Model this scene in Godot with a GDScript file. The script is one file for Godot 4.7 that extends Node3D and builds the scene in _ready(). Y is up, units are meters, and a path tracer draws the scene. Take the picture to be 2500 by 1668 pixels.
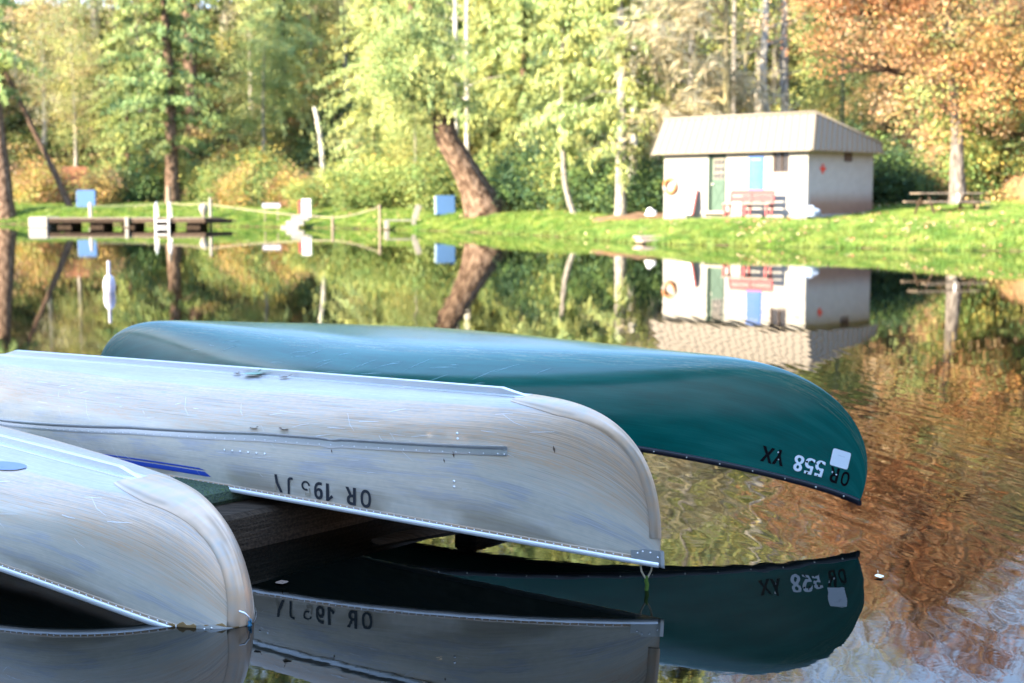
extends Node3D
# Canoes turned over on a dock at the edge of a pond; a wooded hillside, a hut and a lawn on the far bank.
# Metres; x to the right, y up from the water surface, z towards the viewer (so the far bank lies at negative z).

var rng := RandomNumberGenerator.new()
var M := {}
var used := {}
var shore := PackedVector2Array()      # shoreline of the far bank in (x, distance)
var pond := PackedVector2Array()
var noise := FastNoiseLite.new()

# ------------------------------------------------------------------ small mesh builder
class MB:
	var v := PackedVector3Array()
	var c := PackedColorArray()
	var uv := PackedVector2Array()
	var ix := PackedInt32Array()
	func p(a: Vector3, col := Color.WHITE, t := Vector2.ZERO) -> int:
		v.append(a)
		c.append(col)
		uv.append(t)
		return v.size() - 1
	func tri(a: Vector3, b: Vector3, d: Vector3, col := Color.WHITE) -> void:
		var n := v.size()
		v.append(a)
		v.append(b)
		v.append(d)
		for i in 3:
			c.append(col)
			uv.append(Vector2.ZERO)
			ix.append(n + i)
	func quad(a: Vector3, b: Vector3, d: Vector3, e: Vector3, col := Color.WHITE) -> void:
		var n := v.size()
		v.append(a)
		v.append(b)
		v.append(d)
		v.append(e)
		uv.append(Vector2(0, 0))
		uv.append(Vector2(1, 0))
		uv.append(Vector2(1, 1))
		uv.append(Vector2(0, 1))
		for i in 4:
			c.append(col)
		for i in [0, 1, 2, 0, 2, 3]:
			ix.append(n + i)
	# a leaf: a kite from its stalk, slightly folded
	func leaf(at: Vector3, along: Vector3, across: Vector3, col: Color) -> void:
		var n := v.size()
		v.append(at)
		v.append(at + along * 0.45 + across)
		v.append(at + along)
		v.append(at + along * 0.45 - across)
		for i in 4:
			c.append(col)
			uv.append(Vector2.ZERO)
		for i in [0, 1, 2, 0, 2, 3]:
			ix.append(n + i)
	# grid of points rows x cols joined to a sheet
	func sheet(rows: Array, cols := [], flip := false, uvs := []) -> void:
		var base := v.size()
		var w: int = rows[0].size()
		for i in rows.size():
			for j in w:
				p(rows[i][j], cols[i] if cols.size() else Color.WHITE, uvs[i][j] if uvs.size() else Vector2(0.86 + 0.003 * i, 0.45 + 0.004 * j))
		for i in rows.size() - 1:
			for j in w - 1:
				var a := base + i * w + j
				if flip:
					for k in [a, a + w, a + 1, a + 1, a + w, a + w + 1]:
						ix.append(k)
				else:
					for k in [a, a + 1, a + w, a + 1, a + w + 1, a + w]:
						ix.append(k)
	func tube(path: PackedVector3Array, rad: PackedFloat32Array, sides := 8, col := Color.WHITE, cap := true, rough := 0.0, seed_ := 1) -> void:
		var base := v.size()
		var r := RandomNumberGenerator.new()
		r.seed = seed_
		var bump := PackedFloat32Array()
		for j in sides:
			bump.append(1.0 + rough * r.randf_range(-1, 1))
		var len_ := 0.0
		var ref := Vector3(0.13, 0.2, 0.97)
		for i in path.size():
			var t := (path[mini(i + 1, path.size() - 1)] - path[maxi(i - 1, 0)]).normalized()
			if i > 0:
				len_ += path[i].distance_to(path[i - 1])
			var a := ref.cross(t)
			if a.length() < 0.05:
				a = Vector3(1, 0, 0).cross(t)
			a = a.normalized()
			var b := t.cross(a)
			for j in sides + 1:
				var q := TAU * j / sides
				p(path[i] + (a * cos(q) + b * sin(q)) * rad[i] * bump[j % sides] * (1.0 + rough * 0.5 * r.randf_range(-1, 1) * (0.0 if j == sides or j == 0 else 1.0)), col, Vector2(float(j) / sides, len_))
		for i in path.size() - 1:
			for j in sides:
				var k := base + i * (sides + 1) + j
				var s := sides + 1
				for m in [k, k + 1, k + s, k + 1, k + s + 1, k + s]:
					ix.append(m)
		if cap:
			for e in [0, path.size() - 1]:
				var o := p(path[e], col)
				var f: int = base + e * (sides + 1)
				for j in sides:
					var tri_ := [o, f + j + 1, f + j] if e == 0 else [o, f + j, f + j + 1]
					for m in tri_:
						ix.append(m)
	# box with chamfered long edges, flat faces of its own
	func box(ctr: Vector3, size: Vector3, b := Basis(), ch := 0.0, col := Color.WHITE) -> void:
		var h := size * 0.5
		var q := minf(ch, minf(h.x, minf(h.y, h.z)) * 0.9)
		var faces := [[0, 1, 2], [1, 2, 0], [2, 0, 1]]
		for f in faces:
			for s in [-1.0, 1.0]:
				var n := Vector3.ZERO
				n[f[0]] = s
				var pts := []
				for e in [[-1, -1], [1, -1], [1, 1], [-1, 1]]:
					var pt := Vector3.ZERO
					pt[f[0]] = s * h[f[0]]
					pt[f[1]] = e[0] * (h[f[1]] - q)
					pt[f[2]] = e[1] * (h[f[2]] - q)
					pts.append(ctr + b * pt)
				if s > 0:
					quad(pts[3], pts[2], pts[1], pts[0], col)
				else:
					quad(pts[0], pts[1], pts[2], pts[3], col)
		if q > 0.0:
			for f in faces:
				for s1 in [-1.0, 1.0]:
					for s2 in [-1.0, 1.0]:
						var pts := []
						for e in [[-1, 0], [1, 0], [1, 1], [-1, 1]]:
							var pt := Vector3.ZERO
							pt[f[0]] = e[0] * (h[f[0]] - q)
							pt[f[1]] = s1 * (h[f[1]] - (q if e[1] == 1 else 0.0))
							pt[f[2]] = s2 * (h[f[2]] - (q if e[1] == 0 else 0.0))
							pts.append(ctr + b * pt)
						if s1 * s2 > 0:
							quad(pts[0], pts[1], pts[2], pts[3], col)
						else:
							quad(pts[3], pts[2], pts[1], pts[0], col)
	func dome(at: Vector3, n: Vector3, r: float, col := Color.WHITE) -> void:
		var a := n.cross(Vector3(0.3, 0.9, 0.2)).normalized()
		var b := n.cross(a)
		for k in 6:
			var q := TAU * k / 6.0
			var w := TAU * (k + 1) / 6.0
			var p0 := at + (a * cos(q) + b * sin(q)) * r
			var p1 := at + (a * cos(w) + b * sin(w)) * r
			var t0 := at + n * r * 0.6 + (a * cos(q) + b * sin(q)) * r * 0.5
			var t1 := at + n * r * 0.6 + (a * cos(w) + b * sin(w)) * r * 0.5
			quad(p0, t0, t1, p1, col)
			tri(t0, at + n * r * 0.7, t1, col)
	func mesh(smooth := true) -> ArrayMesh:
		if not smooth:
			var f := MB.new()
			for k in ix:
				f.ix.append(f.p(v[k], c[k], uv[k]))
			v = f.v
			c = f.c
			uv = f.uv
			ix = f.ix
		var nn := PackedVector3Array()
		nn.resize(v.size())
		for k in range(0, ix.size(), 3):
			var i0 := ix[k]
			var i1 := ix[k + 1]
			var i2 := ix[k + 2]
			var f := (v[i2] - v[i0]).cross(v[i1] - v[i0])
			nn[i0] += f
			nn[i1] += f
			nn[i2] += f
		for k in nn.size():
			nn[k] = nn[k].normalized()
		var arr := []
		arr.resize(Mesh.ARRAY_MAX)
		arr[Mesh.ARRAY_VERTEX] = v
		arr[Mesh.ARRAY_NORMAL] = nn
		arr[Mesh.ARRAY_COLOR] = c
		arr[Mesh.ARRAY_TEX_UV] = uv
		arr[Mesh.ARRAY_INDEX] = ix
		var am := ArrayMesh.new()
		am.add_surface_from_arrays(Mesh.PRIMITIVE_TRIANGLES, arr)
		return am

# ------------------------------------------------------------------ naming helpers
func numbered(called: String) -> String:
	var n: int = used.get(called, 0)
	used[called] = n + 1
	return called if n == 0 else "%s_%03d" % [called, n]

func tag(o: Node, label := "", category := "", group := "", kind := "") -> Node:
	for e in [["label", label], ["category", category], ["group", group], ["kind", kind]]:
		if e[1] != "":
			o.set_meta(e[0], e[1])
	return o

func thing(called: String, label: String, category: String, at := Vector3.ZERO, turn := 0.0, group := "") -> Node3D:
	var o := Node3D.new()
	o.name = numbered(called)
	add_child(o, true)
	o.position = at
	o.rotation.y = turn
	tag(o, label, category, group)
	return o

func put(called: String, m: Mesh, mat: Material, parent: Node3D, label := "") -> MeshInstance3D:
	var o := MeshInstance3D.new()
	o.name = numbered(called) if parent == self else called
	o.mesh = m
	o.material_override = null
	for s in m.get_surface_count():
		o.set_surface_override_material(s, mat)
	parent.add_child(o, true)
	if label != "":
		o.set_meta("label", label)
	return o

func solo(called: String, m: Mesh, mat: Material, label: String, category: String, at := Vector3.ZERO, turn := 0.0, group := "") -> MeshInstance3D:
	var o := put(called, m, mat, self)
	o.position = at
	o.rotation.y = turn
	tag(o, label, category, group)
	return o

func struct(called: String, m: Mesh, mat: Material) -> MeshInstance3D:
	var o := put(called, m, mat, self)
	o.set_meta("kind", "structure")
	return o

func scatter(called: String, m: Mesh, mat: Material, places: Array, tints: Array, parent: Node3D = self) -> MultiMeshInstance3D:
	var mm := MultiMesh.new()
	mm.transform_format = MultiMesh.TRANSFORM_3D
	mm.use_colors = true
	mm.mesh = m
	mm.instance_count = places.size()
	for i in places.size():
		mm.set_instance_transform(i, places[i])
		mm.set_instance_color(i, tints[i])
	var o := MultiMeshInstance3D.new()
	o.name = numbered(called) if parent == self else called
	o.multimesh = mm
	o.material_override = mat
	for s in m.get_surface_count():
		m.surface_set_material(s, mat)
	parent.add_child(o, true)
	o.set_meta("kind", "stuff")
	return o

func copy(o: Node3D, called: String, label: String, at: Vector3, turn := 0.0, size := Vector3.ONE, group := "") -> Node3D:
	var r: Node3D = o.duplicate()
	r.name = numbered(called)
	add_child(r, true)
	r.position = at
	r.rotation = Vector3(0, turn, 0)
	r.scale = size
	r.set_meta("label", label)
	if group != "":
		r.set_meta("group", group)
	return r

# ------------------------------------------------------------------ materials
func lin(r: float, g: float, b: float) -> Color:
	return Color(r, g, b).linear_to_srgb()

func ntex(freq: float, seed_: int, w := 512, h := 512, stops := [], octaves := 4, kind := FastNoiseLite.TYPE_SIMPLEX_SMOOTH, normal := false, strength := 8.0) -> NoiseTexture2D:
	var n := FastNoiseLite.new()
	n.noise_type = kind
	n.frequency = freq
	n.seed = seed_
	n.fractal_octaves = octaves
	var t := NoiseTexture2D.new()
	t.width = w
	t.height = h
	t.seamless = true
	t.as_normal_map = normal
	t.bump_strength = strength
	t.noise = n
	if stops.size():
		var g := Gradient.new()
		g.offsets = PackedFloat32Array()
		var offs := PackedFloat32Array()
		var cols := PackedColorArray()
		for s in stops:
			offs.append(s[0])
			cols.append(s[1])
		g.offsets = offs
		g.colors = cols
		t.color_ramp = g
	return t

func mat(called: String, col: Color, rough := 0.8, metal := 0.0, spec := 0.5) -> StandardMaterial3D:
	var m := StandardMaterial3D.new()
	m.resource_name = called
	m.albedo_color = col
	m.roughness = rough
	m.metallic = metal
	m.metallic_specular = spec
	M[called] = m
	return m

func foliage(called: String, col: Color, back := 0.5) -> StandardMaterial3D:
	var m := mat(called, col, 0.55, 0.0, 0.35)
	m.vertex_color_use_as_albedo = true
	m.cull_mode = BaseMaterial3D.CULL_DISABLED
	m.backlight_enabled = true
	m.backlight = Color(back, back, back)
	return m

func make_materials() -> void:
	for e in [["foliage", Color.WHITE, 0.55]]:
		foliage(e[0], e[1], e[2])
	# bark
	for e in [["bark_brown", [0.06, 0.037, 0.025], [0.2, 0.135, 0.095]], ["bark_grey", [0.2, 0.175, 0.15], [0.5, 0.46, 0.4]], ["bark_white", [0.34, 0.31, 0.26], [0.72, 0.69, 0.62]], ["bark_dull", [0.1, 0.085, 0.075], [0.3, 0.26, 0.23]], ["bark_moss", [0.2, 0.17, 0.08], [0.45, 0.39, 0.22]]]:
		var b := mat(e[0], Color.WHITE, 0.9, 0.0, 0.2)
		var lo := lin(e[1][0], e[1][1], e[1][2])
		var hi := lin(e[2][0], e[2][1], e[2][2])
		b.albedo_texture = ntex(0.02, 5, 256, 256, [[0.25, lo], [0.75, hi]])
		b.uv1_scale = Vector3(3, 0.35, 1)
		b.heightmap_enabled = true
		b.heightmap_texture = ntex(0.03, 6, 256, 256)
		b.heightmap_scale = 6.0
	# ground
	var e := mat("earth", Color.WHITE, 1.0, 0.0, 0.1)
	e.vertex_color_use_as_albedo = true
	e.albedo_texture = ntex(0.015, 9, 512, 512, [[0.2, Color(0.62, 0.62, 0.62)], [0.8, Color(1, 1, 1)]])
	e.uv1_triplanar = true
	e.uv1_world_triplanar = true
	e.uv1_scale = Vector3(0.4, 0.4, 0.4)
	# water
	var w := mat("pond_water", lin(0.0012, 0.0018, 0.0014), 0.0, 0.0, 0.36)
	w.normal_enabled = true
	w.normal_texture = ntex(0.02, 21, 1024, 1024, [], 3, FastNoiseLite.TYPE_SIMPLEX_SMOOTH, true, 16.0)
	w.normal_scale = 0.002
	w.uv1_scale = Vector3(0.35, 0.6, 1)
	# hut
	var hw := mat("hut_wall", Color.WHITE, 0.85, 0.0, 0.3)
	hw.albedo_texture = ntex(0.01, 31, 512, 512, [[0.3, lin(0.3, 0.283, 0.262)], [0.7, lin(0.32, 0.303, 0.282)]])
	hw.uv1_triplanar = true
	hw.uv1_scale = Vector3(0.4, 0.4, 0.4)
	hw.vertex_color_use_as_albedo = true
	mat("roof_metal", lin(0.19, 0.158, 0.118), 0.5, 0.1, 0.4)
	mat("green_paint", lin(0.03, 0.07, 0.045), 0.5)
	mat("dark_green_paint", lin(0.01, 0.035, 0.022), 0.5)
	mat("cream_paint", lin(0.28, 0.25, 0.21), 0.6)
	mat("white_paint", lin(0.75, 0.74, 0.72), 0.55)
	mat("red_paint", lin(0.22, 0.04, 0.04), 0.55)
	mat("pink_red_paint", lin(0.28, 0.035, 0.035), 0.6)
	mat("cross_red", lin(0.45, 0.02, 0.015), 0.5)
	mat("sign_blue", lin(0.008, 0.07, 0.3), 0.5)
	mat("pad_blue", lin(0.06, 0.14, 0.3), 0.6)
	mat("pad_edge", lin(0.25, 0.33, 0.42), 0.6)
	mat("dark_glass", lin(0.03, 0.03, 0.035), 0.2)
	mat("vent_brown", lin(0.1, 0.07, 0.06), 0.7)
	mat("ring_orange", lin(0.32, 0.13, 0.045), 0.6)
	mat("tarp", lin(0.25, 0.3, 0.38), 0.5)
	mat("rope_tan", lin(0.34, 0.28, 0.2), 0.9)
	mat("rope_blue", lin(0.03, 0.16, 0.28), 0.8)
	mat("moss", lin(0.06, 0.1, 0.02), 1.0, 0.0, 0.1)
	mat("slab_stone", lin(0.3, 0.22, 0.17), 0.9)
	mat("concrete", lin(0.27, 0.25, 0.22), 0.9)
	mat("buoy_white", lin(0.36, 0.34, 0.4), 0.5)
	mat("orange_wood", lin(0.2, 0.075, 0.035), 0.8)
	for q in [["wood_old", [0.05, 0.035, 0.025], [0.14, 0.095, 0.065]], ["wood_pale", [0.2, 0.15, 0.11], [0.32, 0.26, 0.2]], ["wood_dark", [0.025, 0.017, 0.012], [0.075, 0.05, 0.034]]]:
		var m := mat(q[0], Color.WHITE, 0.85, 0.0, 0.25)
		m.albedo_texture = ntex(0.02, 41, 512, 512, [[0.25, lin(q[1][0], q[1][1], q[1][2])], [0.75, lin(q[2][0], q[2][1], q[2][2])]], 5)
		m.uv1_triplanar = true
		m.uv1_scale = Vector3(0.35, 6, 6)
		m.heightmap_enabled = true
		m.heightmap_texture = ntex(0.02, 42, 512, 512, [], 5)
		m.heightmap_scale = 0.6
	var mc := mat("moss_carpet", Color.WHITE, 1.0, 0.0, 0.1)
	mc.albedo_texture = ntex(0.03, 43, 512, 512, [[0.3, lin(0.05, 0.07, 0.05)], [0.55, lin(0.12, 0.15, 0.12)], [0.8, lin(0.08, 0.12, 0.03)]], 5)
	mc.uv1_triplanar = true
	mc.uv1_scale = Vector3(4, 4, 4)
	mc.heightmap_enabled = true
	mc.heightmap_texture = ntex(0.15, 44, 512, 512, [], 2)
	mc.heightmap_scale = 0.5
	# canoes
	var al := mat("aluminium", Color.WHITE, 0.4, 0.3, 0.5)
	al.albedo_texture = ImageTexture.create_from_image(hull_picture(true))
	al.roughness_texture = ntex(0.01, 51, 512, 512, [[0.2, Color(0.75, 0.75, 0.75)], [0.8, Color(1, 1, 1)]], 5)
	al.vertex_color_use_as_albedo = true
	mat("aluminium_trim", lin(0.66, 0.66, 0.68), 0.36, 0.8)
	mat("aluminium_plate", lin(0.5, 0.495, 0.49), 0.42, 0.62)
	mat("aluminium_edge", lin(0.8, 0.79, 0.82), 0.4, 0.55)
	var gp := mat("green_plastic", Color.WHITE, 0.22, 0.0, 0.7)
	gp.albedo_texture = ImageTexture.create_from_image(hull_picture(false))
	gp.roughness_texture = ntex(0.012, 52, 512, 512, [[0.2, Color(0.8, 0.8, 0.8)], [0.8, Color(1, 1, 1)]], 4)
	mat("black_vinyl", lin(0.008, 0.008, 0.014), 0.35)
	mat("black_letter", lin(0.02, 0.022, 0.03), 0.5)
	mat("gloss_black_letter", lin(0.003, 0.004, 0.006), 0.25)
	mat("faded_letter", lin(0.33, 0.27, 0.2), 0.8)
	mat("white_letter", lin(0.74, 0.78, 0.84), 0.45)
	mat("stripe_blue", lin(0.01, 0.05, 0.33), 0.4)
	mat("screw", lin(0.55, 0.53, 0.47), 0.4, 0.6)
	mat("patch_blue", lin(0.17, 0.21, 0.32), 0.5)
	mat("rust_stain", lin(0.22, 0.13, 0.05), 0.9)
	mat("faded_print", lin(0.13, 0.17, 0.23), 0.7)
	mat("dead_leaf", lin(0.12, 0.07, 0.045), 0.8)
	mat("fresh_leaf", lin(0.24, 0.36, 0.26), 0.7)
	mat("pale_leaf", lin(0.7, 0.66, 0.5), 0.7)

# colour zones, wear and stains of a hull: x runs along it from the far end to the bow, y from keel to gunwale
func hull_picture(metal: bool) -> Image:
	var w := 2048
	var h := 384
	var a := FastNoiseLite.new()
	a.seed = 61
	a.frequency = 0.01
	a.fractal_octaves = 4
	var b := FastNoiseLite.new()
	b.seed = 62
	b.frequency = 0.05
	b.fractal_octaves = 4
	var data := PackedByteArray()
	data.resize(w * h * 3)
	var k := 0
	for y in h:
		var g := float(y) / h
		for x in w:
			var n1 := a.get_noise_2d(x * 0.5, y * 2.0)
			var n2 := b.get_noise_2d(x * 0.16, y * 8.0)
			var n3 := a.get_noise_2d(x * 1.1 + 900.0, y * 6.0)
			var n4 := b.get_noise_2d(x * 1.1 + 300.0, y * 1.6)
			var c: Color
			if metal:
				c = Color(0.68, 0.64, 0.62).lerp(Color(0.81, 0.775, 0.72), smoothstep(0.3, 0.75, g))  # base tone gets paler from the keel towards the gunwale
				# tan band, broken up by noise, round the turn of the bilge
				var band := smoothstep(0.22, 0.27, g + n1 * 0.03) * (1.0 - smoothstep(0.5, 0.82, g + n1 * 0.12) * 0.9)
				var tan_mix := clampf(band * (0.85 + n2 * 0.9 + n3 * 0.5 + n4 * 0.5), 0.0, 1.0)
				c = c.lerp(Color(0.765, 0.635, 0.53), tan_mix)
				# bluish oxide patches lower on the side
				var ox := smoothstep(0.0, 0.42, n1 * 0.75 + n2 * 0.6 + n3 * 0.4 + n4 * 0.12) * smoothstep(0.66, 0.78, g) * (1.0 - smoothstep(0.9, 1.0, g) * 0.6)
				c = c.lerp(Color(0.58, 0.61, 0.71), ox * 0.42)
				var grain := 1.0 + n2 * 0.07 + n4 * 0.04 + n3 * 0.04
				c = Color(c.r * grain, c.g * grain, c.b * grain)
				# thin dried streaks along the metal
				var n5 := b.get_noise_2d(x * 0.07 + 70.0, y * 26.0)
				c = c.lerp(Color(0.5, 0.41, 0.32), smoothstep(0.12, 0.42, n5) * (0.12 + 0.4 * band) * clampf(0.6 + n1 * 1.5 + n3 * 0.8, 0.0, 1.0))
				c = c.lerp(Color(0.9, 0.89, 0.88), smoothstep(0.2, 0.45, -n5) * 0.25)
				# brown run-off close to the gunwale
				c = c.lerp(Color(0.55, 0.48, 0.38), smoothstep(0.9, 1.0, g) * clampf(0.25 + n1, 0.0, 0.5))
			else:
				c = Color(0.0, 0.335, 0.31)
				var worn := clampf(n1 * 0.5 + n2 * 0.35, -0.3, 0.3)
				c = Color(0.0 + maxf(worn, 0.0) * 0.16, c.g * (1.0 + worn * 0.3), c.b * (1.0 + worn * 0.3))
				# rubbed streaks along the bottom
				var rub := smoothstep(0.1, 0.36, n2 + n3 * 0.4 + n4 * 0.2) * smoothstep(0.06, 0.16, g) * (1.0 - smoothstep(0.3, 0.42, g + n1 * 0.1))
				c = c.lerp(Color(0.58, 0.5, 0.4), rub * 0.75)
			data[k] = int(clampf(c.r, 0, 1) * 255)
			data[k + 1] = int(clampf(c.g, 0, 1) * 255)
			data[k + 2] = int(clampf(c.b, 0, 1) * 255)
			k += 3
	return Image.create_from_data(w, h, false, Image.FORMAT_RGB8, data)

# ------------------------------------------------------------------ land
func inland(x: float, d: float) -> float:
	var q := Vector2(x, d)
	var best := 1e9
	for i in shore.size() - 1:
		best = minf(best, q.distance_squared_to(Geometry2D.get_closest_point_to_segment(q, shore[i], shore[i + 1])))
	best = sqrt(best)
	return -best if Geometry2D.is_point_in_polygon(q, pond) else best

func foot_at(x: float) -> float:
	return 9.5 + 6.0 * smoothstep(4.0, 10.0, x) - 7.0 * smoothstep(18.0, 21.0, x)

func rise(x: float, t: float) -> float:
	if t < 0.0:
		return maxf(-1.5, t * 0.4)
	var foot := foot_at(x)
	var big := 1.0 - 0.3 * smoothstep(2.0, 5.0, x) + 0.3 * smoothstep(12.5, 16.5, x) + 0.2 * smoothstep(-8.0, -20.0, x)
	var y := 0.7 * big * smoothstep(-0.6, 3.4, t) - 0.045 + 0.05 * t * clampf(1.0 - (t - foot) * 0.02, 0.0, 1.0)
	if t > foot:
		var k := t - foot
		y += 0.72 * k * k / (k + 2.5) if k < 24.0 else 15.65 + (k - 24.0) * 0.08
	return y

func land(x: float, d: float) -> float:
	var t := inland(x, d)
	return rise(x, t) + noise.get_noise_2d(x * 3.0, d * 3.0) * 0.12 * smoothstep(0.3, 4.0, t) + noise.get_noise_2d(x * 0.6, d * 0.6) * 1.4 * smoothstep(12.0, 30.0, t)

func on(x: float, d: float, up := 0.0) -> Vector3:
	return Vector3(x, land(x, d) + up, -d)

func make_land() -> void:
	var xs := []
	var x := -110.0
	while x <= 75.0:
		xs.append(x)
		x += 0.7 if x > -36.0 and x < 26.0 else 2.5
	var ds := []
	var d := -20.0
	while d <= 175.0:
		ds.append(d)
		d += 2.0 if d < 34.0 else (0.7 if d < 100.0 else 2.5)
	var b := MB.new()
	var grass := Color(0.15, 0.23, 0.03)
	var soil := Color(0.075, 0.06, 0.028)
	for dd in ds:
		for xx in xs:
			var t := inland(xx, dd)
			var foot := foot_at(xx)
			var y := rise(xx, t) + noise.get_noise_2d(xx * 3.0, dd * 3.0) * 0.12 * smoothstep(0.3, 4.0, t) + noise.get_noise_2d(xx * 0.6, dd * 0.6) * 1.4 * smoothstep(12.0, 30.0, t)
			var col := grass.lerp(soil, smoothstep(foot - 1.5, foot + 1.0, t + noise.get_noise_2d(xx * 8.0, dd * 8.0) * 3.0))
			col = col.lerp(Color(0.16, 0.12, 0.06), 1.0 - smoothstep(0.1, 0.7, t + noise.get_noise_2d(xx * 20.0, dd * 20.0) * 0.8))
			if xx > 15.0:
				col = col.lerp(Color(0.33, 0.2, 0.11), smoothstep(foot - 1.0, foot + 1.0, t))
			b.p(Vector3(xx, y, -dd), col)
	var w := xs.size()
	for i in ds.size() - 1:
		for j in w - 1:
			var a := i * w + j
			if maxf(maxf(b.v[a].y, b.v[a + 1].y), maxf(b.v[a + w].y, b.v[a + w + 1].y)) < -1.45:
				continue
			for k in [a, a + w, a + 1, a + 1, a + w, a + w + 1]:
				b.ix.append(k)
	struct("far_bank_ground", b.mesh(), M.earth)
	# the shore that the viewer stands on
	var nb := MB.new()
	var rows := []
	var cols := []
	for i in 16:
		var row := []
		for j in 46:
			var xx := -70.0 + j * 2.4
			var edge := 1.2 + maxf(0.0, -xx - 9.0) * 0.55 + maxf(0.0, xx - 8.0) * 0.5
			var t := -2.0 + i * i * 0.22
			row.append(Vector3(xx, -0.35 + 0.9 * smoothstep(-1.5, 4.0, t) + 0.04 * maxf(t, 0.0) + noise.get_noise_2d(xx * 4.0, t * 4.0) * 0.1, -(edge - t)))
		rows.append(row)
		cols.append(Color(0.085, 0.1, 0.03))
	nb.sheet(rows, cols, false)
	struct("near_bank_ground", nb.mesh(), M.earth)
	# lake bed, dark, under the whole pond
	var bed := MB.new()
	bed.quad(Vector3(-110, -1.6, -175), Vector3(75, -1.6, -175), Vector3(75, -1.6, 60), Vector3(-110, -1.6, 60), Color(0.04, 0.035, 0.02))
	struct("pond_bed_ground", bed.mesh(), M.earth)

func make_water() -> void:
	var ds := []
	var d := -4.0
	while d < 3.4:
		ds.append(d)
		d += 0.4
	d = 3.4
	var st := 0.024
	while d < 100.0:
		ds.append(d)
		if d > 8.0:
			st *= 1.022
		d += st
	var xs := []
	var right := []
	var left := []
	st = 0.024
	var x := 3.4
	while x < 60.0:
		right.append(x)
		st *= 1.045
		x += st
	st = 0.024
	x = -2.8
	while x > -90.0:
		left.append(x)
		st *= 1.045
		x -= st
	left.reverse()
	xs.append_array(left)
	x = -2.782
	while x < 3.395:
		xs.append(x)
		x += 0.018
	xs.append_array(right)
	var r := RandomNumberGenerator.new()
	r.seed = 77
	var kx := PackedFloat32Array()
	var kz := PackedFloat32Array()
	var am := PackedFloat32Array()
	var ph := PackedFloat32Array()
	for i in 26:
		var cross := i < 16
		var lam := 0.095 * pow(2.6, float(i) / 15.0) if cross else 0.3 * pow(3.2, float(i - 16) / 9.0)
		lam *= r.randf_range(0.9, 1.1)
		var q := r.randf_range(-0.75, 0.75) + (PI if r.randf() < 0.5 else 0.0) if cross else r.randf_range(0, TAU)
		var k := TAU / lam
		kx.append(k * cos(q))
		kz.append(k * sin(q))
		ph.append(r.randf_range(0, TAU))
		am.append(r.randf_range(0.7, 1.2) * (0.0026 if cross else 0.0014) / k)   # slope amplitude of each wave
	var n := kx.size()
	var sx := PackedFloat32Array()
	var cx := PackedFloat32Array()
	for j in xs.size():
		var gap: float = xs[mini(j + 1, xs.size() - 1)] - xs[maxi(j - 1, 0)]
		for i in n:
			var fade := clampf(2.0 - absf(kx[i]) * gap * 0.5, 0.0, 1.0)
			sx.append(sin(kx[i] * xs[j]) * fade)
			cx.append(cos(kx[i] * xs[j]) * fade)
	var vv := PackedVector3Array()
	var nn := PackedVector3Array()
	var uv := PackedVector2Array()
	for i2 in ds.size():
		var dd: float = ds[i2]
		var gap: float = ds[mini(i2 + 1, ds.size() - 1)] - ds[maxi(i2 - 1, 0)]
		var sz := PackedFloat32Array()
		var cz := PackedFloat32Array()
		for i in n:
			var fade := clampf(2.0 - absf(kz[i]) * gap * 0.5, 0.0, 1.0)
			sz.append(sin(kz[i] * dd + ph[i]) * fade * am[i])
			cz.append(cos(kz[i] * dd + ph[i]) * fade * am[i])
		for j in xs.size():
			var xx: float = xs[j]
			# calmer in the lee of the canoes and the dock, livelier in the open on the right
			var calm := 0.22 + 0.9 * smoothstep(0.2, 1.6, xx + (dd - 5.5) * 0.25)
			if dd > 9.0:
				calm *= lerpf(1.0, 0.55, clampf((dd - 9.0) / 20.0, 0.0, 1.0))
			if dd < 6.4:
				calm *= lerpf(0.5, 1.0, smoothstep(1.45, 2.1, xx + maxf(0.0, dd - 5.7) * 1.5))
			calm *= 1.0 + 0.5 * noise.get_noise_2d(xx * 12.0, dd * 6.0)
			var y := 0.0
			var gx := 0.0
			var gz := 0.0
			var o := j * n
			for i in n:
				var sn := sx[o + i] * cz[i] + cx[o + i] * sz[i]
				var co := cx[o + i] * cz[i] - sx[o + i] * sz[i]
				y += sn
				gx += co * kx[i]
				gz += co * kz[i]
			vv.append(Vector3(xx, y * calm, -dd))
			nn.append(Vector3(-gx * calm, 1.0, gz * calm).normalized())
			uv.append(Vector2(xx, dd))
	var ix := PackedInt32Array()
	var w := xs.size()
	for i in ds.size() - 1:
		for j in w - 1:
			var a := i * w + j
			ix.append(a)
			ix.append(a + w)
			ix.append(a + 1)
			ix.append(a + 1)
			ix.append(a + w)
			ix.append(a + w + 1)
	var arr := []
	arr.resize(Mesh.ARRAY_MAX)
	arr[Mesh.ARRAY_VERTEX] = vv
	arr[Mesh.ARRAY_NORMAL] = nn
	arr[Mesh.ARRAY_TEX_UV] = uv
	arr[Mesh.ARRAY_INDEX] = ix
	var mesh := ArrayMesh.new()
	mesh.add_surface_from_arrays(Mesh.PRIMITIVE_TRIANGLES, arr)
	struct("water", mesh, M.pond_water)

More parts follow.
